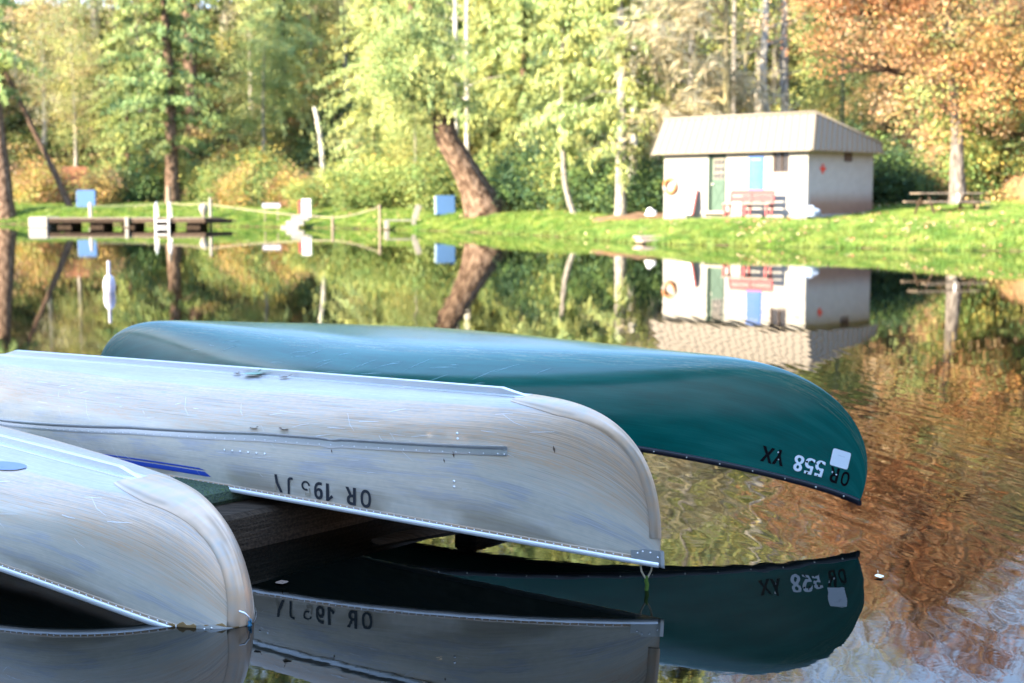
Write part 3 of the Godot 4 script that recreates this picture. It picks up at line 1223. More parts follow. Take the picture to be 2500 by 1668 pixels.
	var kn := MB.new()
	for i in 10:
		kn.dome(Vector3(0.013 + tr.randf_range(-0.012, 0.012), -0.095 + tr.randf_range(-0.014, 0.014), tr.randf_range(-0.01, 0.01)), Vector3(tr.randf_range(-1, 1), tr.randf_range(-1, 1), tr.randf_range(0, 1)).normalized(), 0.009)
	put("knot", kn.mesh(), M.rope_blue, tp)
	rope("wet_end", "", [Vector3(0.013, -0.1, 0), Vector3(0.011, -0.118, 0), Vector3(0.016, -0.16, 0)], 0.009, M.wood_dark, tp)
	# ---- leaves and seeds that fell on the canoes
	var spots := [[0.3, 0.005, "fresh_leaf", 0.13, true, "pale green lobed leaf lying beside the keel of the long canoe"], [0.52, 0.004, "dead_leaf", 0.05, false, "small curled brown leaf caught on the keel right of the green leaf"], [0.18, 0.004, "dead_leaf", 0.05, false, "brown leaf scrap at the keel left of the green leaf"], [0.68, 0.163, "dead_leaf", 0.045, false, "curled brown leaf on the strake, left one of two"], [0.86, 0.158, "dead_leaf", 0.06, false, "stalked brown leaf on the strake, right one of two"]]
	for i in spots.size():
		var e: Array = spots[i]
		var q := HA.skin(e[0], maxf(HA.keel(e[0] / 2.6) + e[1], 0.012) if e[1] < 0.1 else e[1], 1.0, 0.004)
		if e[1] < 0.1:
			q.z = 0.05
			q = HA.place(e[0], HA.keel(e[0] / 2.6) - 0.006, 0.05)
		curl_leaf("fallen_leaf", e[5], ca.transform * q, e[3], M[e[2]], 20 + i, e[4])
	var bt := MB.new()
	for e in [[1.14, 0.225, 0.012], [1.74, 0.205, 0.018], [1.70, 0.236, 0.012], [2.17, 0.17, 0.02]]:
		bt.leaf(HA.skin(e[0], e[1], 1.0, 0.004), Vector3(0.2, -1, 0) * e[2] * 1.6, Vector3(1, 0.2, 0) * e[2] * 0.3, Color.WHITE)
	var bits := put("bark_bits", bt.mesh(), M.dead_leaf, ca)
	stuff(bits)
	# ---- floating leaves
	curl_leaf("floating_leaf", "pale yellow leaf floating right of the green canoe's bow", Vector3(1.51, 0.004, -5.72), 0.05, M.pale_leaf, 31)
	curl_leaf("floating_leaf", "dark curled leaf floating beside the dock beam", Vector3(-0.93, 0.004, -5.62), 0.07, M.dead_leaf, 33)

func _far_things() -> void:
	pass

# ------------------------------------------------------------------ far bank: hut and lawn furniture
func box_part(called: String, parent: Node3D, ctr: Vector3, size: Vector3, m: Material, ch := 0.006, b := Basis()) -> MeshInstance3D:
	var q := MB.new()
	q.box(ctr, size, b, ch)
	return put(called, q.mesh(), m, parent)

func make_hut() -> void:
	# local frame: x along the front (0 = left corner, W = right corner), y up, z out of the front; the side wall goes back from x = W
	var W := 6.55
	var dep := 4.6
	var wall_h := 2.36
	var turn := Basis(Vector3(0.719, 0, 0.695), Vector3.UP, Vector3(-0.695, 0, 0.719))
	var rc := Vector3(10.70, 0.98, -51.8)
	var o := thing("hut", "white block hut with tan metal roof on the far lawn", "hut")
	o.transform = Transform3D(turn, rc - turn * Vector3(W, 0, 0))
	# walls with openings for door and window
	var b := MB.new()
	var th := 0.18
	var door := [2.13, 2.95, 0.1, 2.27]
	var win := [5.05, 5.75, 1.52, 2.3]
	# front in pieces round the openings (butted)
	var xs := [0.0, door[0], door[1], win[0], win[1], W]
	b.box(Vector3(door[0] / 2, wall_h / 2, -th / 2), Vector3(door[0], wall_h, th))
	b.box(Vector3((door[0] + door[1]) / 2, door[2] / 2, -th / 2), Vector3(door[1] - door[0], door[2], th))
	b.box(Vector3((door[0] + door[1]) / 2, (door[3] + wall_h) / 2, -th / 2), Vector3(door[1] - door[0], wall_h - door[3], th))
	b.box(Vector3((door[1] + win[0]) / 2, wall_h / 2, -th / 2), Vector3(win[0] - door[1], wall_h, th))
	b.box(Vector3((win[0] + win[1]) / 2, win[2] / 2, -th / 2), Vector3(win[1] - win[0], win[2], th))
	b.box(Vector3((win[0] + win[1]) / 2, (win[3] + wall_h) / 2, -th / 2), Vector3(win[1] - win[0], wall_h - win[3], th))
	b.box(Vector3((win[1] + W) / 2, wall_h / 2, -th / 2), Vector3(W - win[1], wall_h, th))
	put("front_wall", b.mesh(), M.hut_wall, o)
	# side wall with the brown splash of soil at its foot
	var sw := MB.new()
	var rows := []
	var cols := []
	for i in 13:
		var y := wall_h * i / 12.0
		var row := []
		for j in 9:
			row.append(Vector3(W, y, -th - (dep - th) * j / 8.0))
		rows.append(row)
		cols.append(Color(0.66, 0.42, 0.32).lerp(Color.WHITE, smoothstep(0.25, 0.95, y)))
	sw.sheet(rows, cols, false)
	sw.quad(Vector3(W - th, 0, -th), Vector3(W - th, 0, -dep), Vector3(W - th, wall_h, -dep), Vector3(W - th, wall_h, -th))
	put("side_wall", sw.mesh(), M.hut_wall, o)
	b = MB.new()
	b.box(Vector3(th / 2, wall_h / 2, -dep / 2), Vector3(th, wall_h, dep - 2 * th))
	put("side_wall", b.mesh(), M.hut_wall, o)
	b = MB.new()
	b.box(Vector3(W / 2, wall_h / 2, -dep + th / 2 + 0.003), Vector3(W - 0.01, wall_h, th))
	put("back_wall", b.mesh(), M.hut_wall, o)
	box_part("foundation", o, Vector3(W / 2, -0.25, -dep / 2), Vector3(W + 0.02, 0.5, dep + 0.02), M.concrete)
	# roof: a sloping ribbed apron on the front and on the right end, dropping towards the back
	var e := 0.37
	var top := 3.68
	var ev := wall_h - 0.02
	var rf := Node3D.new()
	rf.name = "roof"
	o.add_child(rf)
	var fl := Vector3(-e, ev, e)
	var fr := Vector3(W + e, ev, e)
	var tl := Vector3(-e + 0.12, top, -0.25)
	var tr := Vector3(W + 0.08, top, -0.25)
	var br := Vector3(W + e, ev, -dep - 0.1)
	var tb := Vector3(W + 0.3, ev + 0.32, -dep - 0.1)
	var bl := Vector3(-e, ev, -dep - 0.1)
	var tbl := Vector3(-e + 0.1, ev + 0.32, -dep - 0.1)
	var n := 22
	for i in n:       # ribbed sheets on the front
		var a := float(i) / n
		var c := float(i + 1) / n
		var q := MB.new()
		var l0 := fl.lerp(fr, a)
		var l1 := fl.lerp(fr, c)
		var t0 := tl.lerp(tr, a)
		var t1 := tl.lerp(tr, c)
		var out := Vector3(0, 0.02, 0.04)
		q.sheet([[l0, t0], [l0.lerp(l1, 0.1) + out, t0.lerp(t1, 0.1) + out], [l0.lerp(l1, 0.2), t0.lerp(t1, 0.2)], [l1, t1]], [], false)
		put("roof_sheet", q.mesh(false), M.roof_metal, rf)
	n = 14
	for i in n:
		var a := float(i) / n
		var c := float(i + 1) / n
		var q := MB.new()
		var l0 := fr.lerp(br, a)
		var l1 := fr.lerp(br, c)
		var t0 := tr.lerp(tb, a)
		var t1 := tr.lerp(tb, c)
		var out := Vector3(0.045, 0.015, 0)
		q.sheet([[l0, t0], [l0.lerp(l1, 0.14) + out, t0.lerp(t1, 0.14) + out], [l0.lerp(l1, 0.28), t0.lerp(t1, 0.28)], [l1, t1]], [], false)
		put("roof_sheet", q.mesh(false), M.roof_metal, rf)
	b = MB.new()
	b.quad(tl, tr, tb, tbl)
	b.quad(fl, tl, tbl, bl)
	b.quad(bl, tbl, tb, br)
	b.quad(fl, bl, br, fr)
	put("roof_deck", b.mesh(false), M.roof_metal, rf)
	b = MB.new()
	b.tube(PackedVector3Array([tl, tr, tb]), PackedFloat32Array([0.06, 0.06, 0.06]), 8)
	put("ridge_trim", b.mesh(), M.roof_metal, rf)
	b = MB.new()
	b.box((fl + fr) / 2 + Vector3(0, -0.03, 0.02), Vector3(W + 2 * e, 0.06, 0.04))
	b.box((fr + br) / 2 + Vector3(0.02, -0.03, -0.02), Vector3(0.04, 0.06, dep + e + 0.06))
	put("eave_trim", b.mesh(), M.roof_metal, rf)
	# door
	var dr := Node3D.new()
	dr.name = "door"
	o.add_child(dr)
	var cx: float = (door[0] + door[1]) / 2
	var dw: float = door[1] - door[0]
	box_part("frame", dr, Vector3(door[0] + 0.05, (door[2] + door[3]) / 2, -0.05), Vector3(0.1, door[3] - door[2], 0.14), M.dark_green_paint)
	box_part("frame", dr, Vector3(door[1] - 0.03, (door[2] + door[3]) / 2, -0.05), Vector3(0.06, door[3] - door[2], 0.14), M.dark_green_paint)
	box_part("frame", dr, Vector3(cx, door[3] - 0.04, -0.052), Vector3(dw - 0.17, 0.08, 0.13), M.dark_green_paint)
	b = MB.new()
	var x0: float = door[0] + 0.11
	var x1: float = door[1] - 0.07
	var px0 := x0 + 0.11
	var px1 := x1 - 0.05
	b.box(Vector3((x0 + x1) / 2, 0.62, -0.09), Vector3(x1 - x0, 1.02, 0.045))
	b.box(Vector3((x0 + x1) / 2, 1.225, -0.09), Vector3(x1 - x0, 0.18, 0.05), Basis(), 0.004)
	b.box(Vector3((x0 + px0) / 2, 1.745, -0.09), Vector3(px0 - x0, 0.86, 0.045))
	b.box(Vector3((x1 + px1) / 2, 1.745, -0.09), Vector3(x1 - px1, 0.86, 0.045))
	b.box(Vector3((px0 + px1) / 2, 2.145, -0.09), Vector3(px1 - px0, 0.07, 0.045))
	put("leaf", b.mesh(false), M.green_paint, dr)
	b = MB.new()
	for s in [-1.0, 1.0]:
		b.box(Vector3((x0 + x1) / 2, 0.62, -0.062 + s * 0.001), Vector3(0.055, 1.0, 0.02), Basis(Vector3(0, 0, 1), s * 0.52), 0.004)
	put("cross_brace", b.mesh(false), M.green_paint, dr)
	for r in 3:
		for c in 3:
			var w := (px1 - px0) / 3
			box_part("pane", dr, Vector3(px0 + w * (c + 0.5), 1.43 + 0.255 * r, -0.1), Vector3(w - 0.03, 0.215, 0.012), M.dark_glass, 0.0)
	b = MB.new()
	for c in 4:
		b.box(Vector3(px0 + (px1 - px0) * c / 3.0, 1.685, -0.08), Vector3(0.03, 0.77, 0.03))
	for r in 4:
		b.box(Vector3((px0 + px1) / 2, 1.305 + 0.255 * r, -0.082), Vector3(px1 - px0, 0.035, 0.03))
	put("muntin", b.mesh(false), M.cream_paint, dr)
	b = MB.new()
	b.dome(Vector3(x0 + 0.05, 1.12, -0.06), Vector3(0, 0, 1), 0.05)
	put("handle", b.mesh(), M.screw, dr)
	box_part("doorstep", o, Vector3(cx, 0.04, 0.14), Vector3(dw + 0.3, 0.1, 0.26), M.cream_paint, 0.01)
	# window with two leaves
	var wn := Node3D.new()
	wn.name = "window"
	o.add_child(wn)
	var wc: float = (win[0] + win[1]) / 2
	for k in 2:
		box_part("pane", wn, Vector3(win[0] + 0.19 + 0.35 * k - 0.01, (win[2] + win[3]) / 2, -0.1), Vector3(0.3, win[3] - win[2] - 0.08, 0.012), M.dark_glass, 0.0)
	b = MB.new()
	for x in [win[0] + 0.02, wc, win[1] - 0.02]:
		b.box(Vector3(x, (win[2] + win[3]) / 2, -0.06), Vector3(0.045, win[3] - win[2] - 0.005, 0.06))
	b.box(Vector3(wc, win[2] + 0.025, -0.063), Vector3(win[1] - win[0] - 0.005, 0.045, 0.05))
	put("frame", b.mesh(false), M.vent_brown, wn)
	b = MB.new()
	for k in 5:
		b.box(Vector3(win[0] + 0.09 + 0.13 * k, (win[2] + win[3]) / 2, -0.02), Vector3(0.012, win[3] - win[2] - 0.06, 0.012))
	put("bars", b.mesh(false), M.vent_brown, wn)
	# vent on the side, red cross, small plate
	b = MB.new()
	for k in 6:
		b.box(Vector3(W + 0.02, 2.0 + 0.055 * k, -2.75), Vector3(0.04, 0.035, 0.52), Basis(Vector3(0, 0, 1), 0.4))
	b.box(Vector3(W + 0.006, 2.13, -2.75), Vector3(0.012, 0.38, 0.56))
	put("vent", b.mesh(false), M.vent_brown, o)
	b = MB.new()
	b.box(Vector3(W + 0.006, 1.66, -1.0), Vector3(0.012, 0.36, 0.12))
	b.box(Vector3(W + 0.0075, 1.66, -1.0), Vector3(0.012, 0.12, 0.38))
	put("red_cross", b.mesh(false), M.cross_red, o)
	box_part("name_plate", o, Vector3(6.2, 1.8, 0.006), Vector3(0.26, 0.05, 0.012), M.dark_green_paint)
	# blue notice board with its white print
	var T := func(p: Vector3) -> Vector3: return o.transform * p
	var sg := thing("notice_board", "tall blue notice board with white print on the hut's front", "sign")
	sg.transform = Transform3D(turn, T.call(Vector3(4.33, 1.44, 0.02)))
	box_part("board", sg, Vector3.ZERO, Vector3(0.66, 1.4, 0.03), M.sign_blue)
	var pr := MB.new()
	pr.box(Vector3(0, 0.58, 0.017), Vector3(0.44, 0.08, 0.006))
	var g := RandomNumberGenerator.new()
	g.seed = 44
	for k in 22:
		var y := 0.46 - k * 0.048
		if k == 13:
			continue
		var l := g.randf_range(0.2, 0.46)
		pr.box(Vector3(-0.24 + l / 2, y, 0.017), Vector3(l, 0.007, 0.005))
	put("print", pr.mesh(false), M.faded_print, sg)
	# red bench
	var bn := thing("bench", "red slatted bench standing below the blue notice board", "bench")
	bn.transform = Transform3D(turn, T.call(Vector3(4.55, -0.05, 0.75)))
	for e2 in [["back_slat", Vector3(0, 0.84, -0.22), Vector3(1.95, 0.19, 0.035)], ["back_slat", Vector3(0, 0.6, -0.19), Vector3(1.95, 0.19, 0.035)]]:
		box_part(e2[0], bn, e2[1], e2[2], M.pink_red_paint, 0.01)
	for k in 3:
		box_part("seat_slat", bn, Vector3(0, 0.43, -0.1 + 0.15 * k), Vector3(2.1, 0.04, 0.13), M.cream_paint, 0.01)
	for x in [-0.95, -0.05, 0.9]:
		box_part("leg", bn, Vector3(x, 0.2, 0.2), Vector3(0.1, 0.42, 0.05), M.pink_red_paint, 0.008)
		box_part("leg", bn, Vector3(x, 0.42, -0.16), Vector3(0.1, 0.84, 0.05), M.pink_red_paint, 0.008, Basis(Vector3(1, 0, 0), -0.1))
		box_part("arm", bn, Vector3(x, 0.385, 0.02), Vector3(0.09, 0.05, 0.46), M.pink_red_paint, 0.008)
	# leaning red and white board
	var lb := thing("leaning_board", "white board with red edge leaning on the hut between life ring and door", "board")
	lb.transform = Transform3D(turn * Basis(Vector3(1, 0, 0), -0.28), T.call(Vector3(1.35, -0.05, 0.42)))
	box_part("panel", lb, Vector3(0, 0.5, 0), Vector3(0.62, 1.0, 0.03), M.white_paint)
	box_part("edge", lb, Vector3(0.36, 0.5, -0.01), Vector3(0.1, 1.02, 0.08), M.red_paint, 0.01)
	box_part("edge", lb, Vector3(-0.33, 0.5, -0.01), Vector3(0.035, 1.02, 0.06), M.red_paint, 0.01)
	# life ring
	var lr := thing("life_ring", "orange and white life ring hanging at the hut's left corner", "life ring")
	lr.transform = Transform3D(turn, T.call(Vector3(0.36, 1.06, 0.08)))
	for k in 8:
		var q := MB.new()
		var pth := PackedVector3Array()
		var rad := PackedFloat32Array()
		for i in 7:
			var a := TAU * (k + i / 6.0) / 8.0
			pth.append(Vector3(cos(a) * 0.27, sin(a) * 0.27, 0))
			rad.append(0.075)
		q.tube(pth, rad, 10)
		put("segment", q.mesh(), M.cream_paint if k % 4 == 0 else M.ring_orange, lr)
	# tarp at the right corner and a pale bundle at the left
	solo("tarp_bundle", lump(Vector3(0.3, 0.3, 0.25), 3), M.tarp, "crumpled pale blue tarp at the foot of the hut's right corner", "tarp", T.call(Vector3(W + 0.22, -0.02, 0.05)))
	solo("white_bundle", lump(Vector3(0.22, 0.2, 0.2), 5), M.white_paint, "white bundle on the grass at the hut's left corner", "bundle", T.call(Vector3(-0.4, -0.05, 0.3)))

func lump(size: Vector3, seed_: int) -> ArrayMesh:
	var n := FastNoiseLite.new()
	n.seed = seed_
	n.frequency = 1.4
	var b := MB.new()
	var rows := []
	for i in 13:
		var row := []
		for j in 21:
			var th := PI * i / 12.0
			var q := TAU * j / 20.0
			var d := Vector3(sin(th) * cos(q), cos(th), sin(th) * sin(q))
			var k := 1.0 + n.get_noise_3dv(d) * 0.55
			var p := d * size * k
			p.y = maxf(p.y, -0.04)
			row.append(p)
		rows.append(row)
	b.sheet(rows, [], true)
	return b.mesh()

func pole(a: Vector3, c: Vector3, r0: float, r1: float, sides := 8) -> ArrayMesh:
	var b := MB.new()
	b.tube(PackedVector3Array([a, a.lerp(c, 0.5), c]), PackedFloat32Array([r0, (r0 + r1) / 2, r1]), sides)
	return b.mesh()

func make_lawn_things() -> void:
	# picnic table right of the hut
	var pt := thing("picnic_table", "grey wooden picnic table right of the hut", "table", on(15.5, 51.0, 0.0), 0.25)
	for k in 4:
		box_part("top_plank", pt, Vector3(0, 0.74, -0.28 + 0.185 * k), Vector3(2.5, 0.045, 0.17), M.wood_pale, 0.006)
	for s in [-1.0, 1.0]:
		box_part("seat_plank", pt, Vector3(0, 0.44, s * 0.72), Vector3(2.5, 0.045, 0.25), M.wood_pale, 0.006)
		for x in [-0.85, 0.85]:
			var b := MB.new()
			b.box(Vector3(x, 0.36, s * 0.42), Vector3(0.045, 0.9, 0.11), Basis(Vector3(1, 0, 0), -s * 0.62), 0.006)
			put("leg", b.mesh(false), M.wood_dark, pt)
	for x in [-0.85, 0.85]:
		box_part("cross_beam", pt, Vector3(x + 0.05, 0.41, 0), Vector3(0.04, 0.1, 1.6), M.wood_dark, 0.006)
	box_part("centre_post", pt, Vector3(0.15, 0.56, 0.5), Vector3(0.07, 0.36, 0.05), M.white_paint, 0.006)
	# blue pads
	for e in [["blue mat standing upright on the lawn beside the leaning trunk", -3.4, 72.6, 1.0, 0.98, 0.24], ["blue mat standing upright behind the floating dock", -26.8, 90.0, 1.15, 1.1, 0.12]]:
		var pd := thing("blue_mat", e[0], "mat", on(e[1], e[2]), e[5], "")
		var tl := Basis(Vector3(1, 0, 0), -0.12)
		box_part("pad", pd, Vector3(0, e[4] / 2, 0), Vector3(e[3], e[4], 0.3), M.pad_blue, 0.03, tl)
		box_part("side_panel", pd, Vector3(-e[3] / 2 - 0.012, e[4] / 2, 0), Vector3(0.02, e[4] - 0.04, 0.28), M.pad_edge, 0.006, tl)
	# fence posts and rope along the water's edge
	var posts := [[-25.3, 85.5, 1.05, 0.06, "cream_paint", "white fence post behind the left half of the floating dock"], [-20.9, 87.0, 1.25, 0.13, "wood_pale", "thick tan post at the foot of the trunk behind the dock"], [-9.2, 73.2, 1.1, 0.07, "wood_pale", "tan fence post halfway between white steps and blue mat"], [-6.65, 71.8, 1.3, 0.07, "wood_pale", "pale fence post beside the white seat"]]
	var tops := []
	for e in posts:
		var q := on(e[0], e[1])
		solo("fence_post", pole(Vector3(0, -0.2, 0), Vector3(0, e[2], 0), e[3], e[3]), M[e[4]], e[5], "post", q, 0.0, "posts of the waterside rope fence")
		tops.append(Vector3(q.x, minf(q.y + e[2] - 0.1, 1.3), q.z))
	# sign paddle: round white head on a short post
	var pq := on(-17.6, 81.5)
	var pdl := thing("paddle_marker", "white teardrop marker on a short post right of the floating dock", "marker", pq)
	var b2 := MB.new()
	b2.tube(PackedVector3Array([Vector3(0, 0.35, 0), Vector3(0, 0.5, 0), Vector3(0, 0.75, 0), Vector3(0, 0.95, 0), Vector3(0, 1.08, 0), Vector3(0, 1.14, 0)]), PackedFloat32Array([0.05, 0.12, 0.24, 0.27, 0.18, 0.05]), 12)
	put("head", b2.mesh(), M.cream_paint, pdl)
	put("stake", pole(Vector3(0, -0.2, 0), Vector3(0, 0.45, 0), 0.05, 0.05), M.wood_pale, pdl)
	tops.insert(2, Vector3(pq.x, 1.3, pq.z))
	# low white sign on two legs
	var sg := thing("low_sign", "low white board on two thin legs between marker and white stand", "sign", on(-13.4, 79.5))
	box_part("board", sg, Vector3(0, 0.9, 0), Vector3(1.0, 0.26, 0.05), M.buoy_white)
	for s in [-0.36, 0.36]:
		put("leg", pole(Vector3(s, -0.2, -0.01), Vector3(s, 0.8, -0.01), 0.03, 0.03), M.wood_pale, sg)
	# white stand with a red side
	var ws := thing("white_stand", "white box stand with reddish side above the white steps", "stand", on(-11.35, 78.3))
	box_part("box", ws, Vector3(0.1, 0.62, 0), Vector3(0.48, 1.0, 0.35), M.white_paint, 0.02)
	box_part("lid", ws, Vector3(0.1, 1.15, 0), Vector3(0.54, 0.07, 0.4), M.white_paint, 0.02)
	box_part("side_board", ws, Vector3(-0.28, 0.55, -0.1), Vector3(0.22, 1.1, 0.05), M.pink_red_paint, 0.01)
	# white steps into the water
	var stp := thing("water_steps", "white concrete steps going down into the pond", "steps", Vector3(-11.6, 0, -76.6))
	for k in 3:
		box_part("step", stp, Vector3(0.25 - 0.22 * k, 0.5 - 0.25 * k, 0.35 * k), Vector3(0.95, 0.25, 0.5), M.concrete, 0.02)
	# white seat / bench by the blue mat
	var bs := thing("garden_seat", "low white seat with a backrest left of the blue mat", "seat", on(-5.6, 71.4), 0.2)
	box_part("seat", bs, Vector3(0, 0.38, 0), Vector3(1.5, 0.07, 0.42), M.cream_paint, 0.01)
	box_part("leg", bs, Vector3(-0.68, 0.16, 0), Vector3(0.2, 0.42, 0.4), M.cream_paint, 0.01)
	box_part("leg", bs, Vector3(0.68, 0.16, 0), Vector3(0.2, 0.42, 0.4), M.cream_paint, 0.01)
	box_part("backrest", bs, Vector3(0.85, 0.78, -0.05), Vector3(0.28, 0.75, 0.08), M.cream_paint, 0.01, Basis(Vector3(0, 0, 1), -0.3))
	# ropes of the fence
	for i in tops.size() - 1:
		var a: Vector3 = tops[i]
		var c: Vector3 = tops[i + 1]
		var pts := []
		for k in 9:
			var t := k / 8.0
			pts.append(a.lerp(c, t) - Vector3(0, 0.1 * 4.0 * t * (1 - t), 0))
		rope("fence_rope", ["white rope sagging from the white post to the thick tan post", "white rope sagging from the thick tan post to the teardrop marker", "white rope sagging from the teardrop marker to the tan fence post", "white rope sagging between the two tan fence posts"][i], pts, 0.022, M.rope_tan)
	# stone slabs at the landing in front of the hut
	for e in [[5.0, 50.4, 1.35, "upper tan slab of the landing in front of the hut"], [4.9, 49.3, 1.15, "lower tan slab of the landing at the water's edge"]]:
		var q := on(e[0], e[1])
		var b := MB.new()
		b.box(Vector3.ZERO, Vector3(e[2], 0.12, 0.6), Basis(), 0.03)
		solo("landing_slab", b.mesh(false), M.slab_stone, e[3], "slab", q + Vector3(0, 0.03, 0), 0.35)
	# mound of fallen leaves left of the hut
	solo("leaf_mound", lump(Vector3(1.7, 0.4, 0.9), 9), mat("leaf_litter", lin(0.16, 0.1, 0.06), 1.0, 0.0, 0.1), "brown mound of leaves and soil between tree and hut", "mound", on(5.3, 60.0, -0.05))
	# orange wooden stand at the far left, dark shelter behind it
	var os := thing("lookout_chair", "orange wooden lookout chair behind the left blue mat", "chair", on(-29.2, 95.0))
	for s in [-0.7, 0.7]:
		for z in [-0.5, 0.5]:
			put("leg", pole(Vector3(s * 1.15, -0.2, z * 1.2), Vector3(s, 1.7, z), 0.07, 0.07), M.orange_wood, os)
	box_part("seat", os, Vector3(0, 1.25, 0), Vector3(1.7, 0.1, 1.1), M.orange_wood, 0.01)
	box_part("backrest", os, Vector3(0.0, 1.9, -0.5), Vector3(1.6, 1.1, 0.07), M.orange_wood, 0.01)
	box_part("brace", os, Vector3(0, 0.6, 0.6), Vector3(1.7, 0.12, 0.05), M.orange_wood, 0.01)
	box_part("brace", os, Vector3(0, 0.95, 0.57), Vector3(1.7, 0.12, 0.05), M.orange_wood, 0.01)
	# floating dock with ladder
	var fd := thing("floating_dock", "low floating swim dock of grey boards by the left shore", "dock", Vector3(-20.6, 0, -77.5), -0.03)
	fd.scale = Vector3(0.87, 1, 1)
	for k in 26:
		var x := -4.6 + k * 0.37
		var q := MB.new()
		q.box(Vector3(x, 0.5 + 0.006 * sin(k * 2.1), 0), Vector3(0.345, 0.05, 2.6), Basis(), 0.006)
		put("deck_board", q.mesh(false), M.wood_pale, fd)
	box_part("front_beam", fd, Vector3(-2.3, 0.37, 1.24), Vector3(4.9, 0.2, 0.1), M.wood_dark)
	box_part("front_beam", fd, Vector3(2.6, 0.37, 1.24), Vector3(4.6, 0.2, 0.1), M.wood_old)
	box_part("back_beam", fd, Vector3(0, 0.37, -1.2), Vector3(9.6, 0.2, 0.1), M.wood_dark)
	for k in 5:
		box_part("float", fd, Vector3(-3.9 + k * 2.0, 0.1, 0.2), Vector3(0.9, 0.3, 1.7), M.wood_dark, 0.04)
	box_part("end_float", fd, Vector3(-5.45, 0.27, 0.3), Vector3(1.2, 0.6, 2.0), M.cream_paint, 0.05)
	box_part("joint_post", fd, Vector3(0.1, 0.3, 1.36), Vector3(0.22, 0.55, 0.12), M.cream_paint, 0.02)
	var gp := MB.new()
	gp.quad(Vector3(4.9, 0.52, 1.2), Vector3(6.3, 0.3, -0.6), Vector3(6.3, 0.35, -1.2), Vector3(4.9, 0.55, -1.2))
	gp.box(Vector3(5.5, 0.34, 0.45), Vector3(1.9, 0.22, 0.08), Basis(Vector3.UP, 0.75))
	put("ramp", gp.mesh(false), M.wood_dark, fd)
	var ld := thing("swim_ladder", "white swim ladder on the front of the floating dock", "ladder", Vector3(-18.65, 0, -76.1))
	for s in [-0.36, 0.36]:
		var b := MB.new()
		b.tube(PackedVector3Array([Vector3(s, 0.55, -0.55), Vector3(s, 1.1, -0.5), Vector3(s, 1.35, -0.25), Vector3(s, 1.2, 0.0), Vector3(s, 0.4, 0.05), Vector3(s, -0.6, 0.05)]), PackedFloat32Array([0.038, 0.038, 0.038, 0.038, 0.038, 0.038]), 8)
		put("rail", b.mesh(), M.white_paint, ld)
	for k in 3:
		put("rung", pole(Vector3(-0.33, 0.35 - 0.28 * k, 0.05), Vector3(0.33, 0.35 - 0.28 * k, 0.05), 0.03, 0.03), M.white_paint, ld)
	for e in [[-23.3, 79.0, 0.5, "white cleat post on the back edge of the floating dock"], [-16.6, 78.6, 0.75, "tan mooring post at the right end of the floating dock"]]:
		solo("mooring_post", pole(Vector3(0, -0.3, 0), Vector3(0, 0.6 + e[2], 0), 0.08, 0.08), M.cream_paint, e[3], "post", Vector3(e[0], 0.25, -e[1]))
	# spar buoy
	var by := thing("spar_buoy", "white spar buoy with bands standing in the open water", "buoy", Vector3(-6.72, 0, -23.7))
	var b3 := MB.new()
	b3.tube(PackedVector3Array([Vector3(0, -0.25, 0), Vector3(0, -0.1, 0), Vector3(0, 0.05, 0), Vector3(0, 0.17, 0), Vector3(0, 0.25, 0), Vector3(0, 0.29, 0)]), PackedFloat32Array([0.04, 0.085, 0.1, 0.1, 0.075, 0.03]), 14)
	put("body", b3.mesh(), M.buoy_white, by)
	put("staff", pole(Vector3(0, 0.28, 0), Vector3(0, 0.52, 0), 0.032, 0.028), M.buoy_white, by)
	b3 = MB.new()
	b3.tube(PackedVector3Array([Vector3(0, 0.075, 0), Vector3(0, 0.115, 0)]), PackedFloat32Array([0.1035, 0.1035]), 14, Color.WHITE, false)
	put("band", b3.mesh(), mat("band_grey", lin(0.42, 0.36, 0.42), 0.6), by)

# ------------------------------------------------------------------ trees
func vary(c: Color, g: RandomNumberGenerator, k := 0.25) -> Color:
	var f := 1.0 + g.randf_range(-k, k)
	var t := g.randf_range(-0.12, 0.12)
	return Color(c.r * f * (1 + t), c.g * f, c.b * f * (1 - t))

func trunk_mesh(path: Array, r0: float, r1: float, sides := 10, flare := 1.6, seed_ := 1, rough := 0.08) -> ArrayMesh:
	var c := Curve3D.new()
	for q in path:
		c.add_point(q)
	# smooth the corners a little
	for i in range(1, path.size() - 1):
		var t: Vector3 = (path[i + 1] - path[i - 1]) * 0.22
		c.set_point_in(i, -t)
		c.set_point_out(i, t)
	var pts := PackedVector3Array()
	var rad := PackedFloat32Array()
	var n := 16
	var l := c.get_baked_length()
	var g := RandomNumberGenerator.new()
	g.seed = seed_
	for i in n + 1:
		var t := float(i) / n
		pts.append(c.sample_baked(l * t) + Vector3(g.randf_range(-1, 1), 0, g.randf_range(-1, 1)) * r0 * 0.08)
		rad.append(lerpf(r0, r1, t) * (1.0 + (flare - 1.0) * exp(-t * 14.0)))
	var b := MB.new()
	b.tube(pts, rad, sides, Color.WHITE, true, rough, seed_)
	return b.mesh()

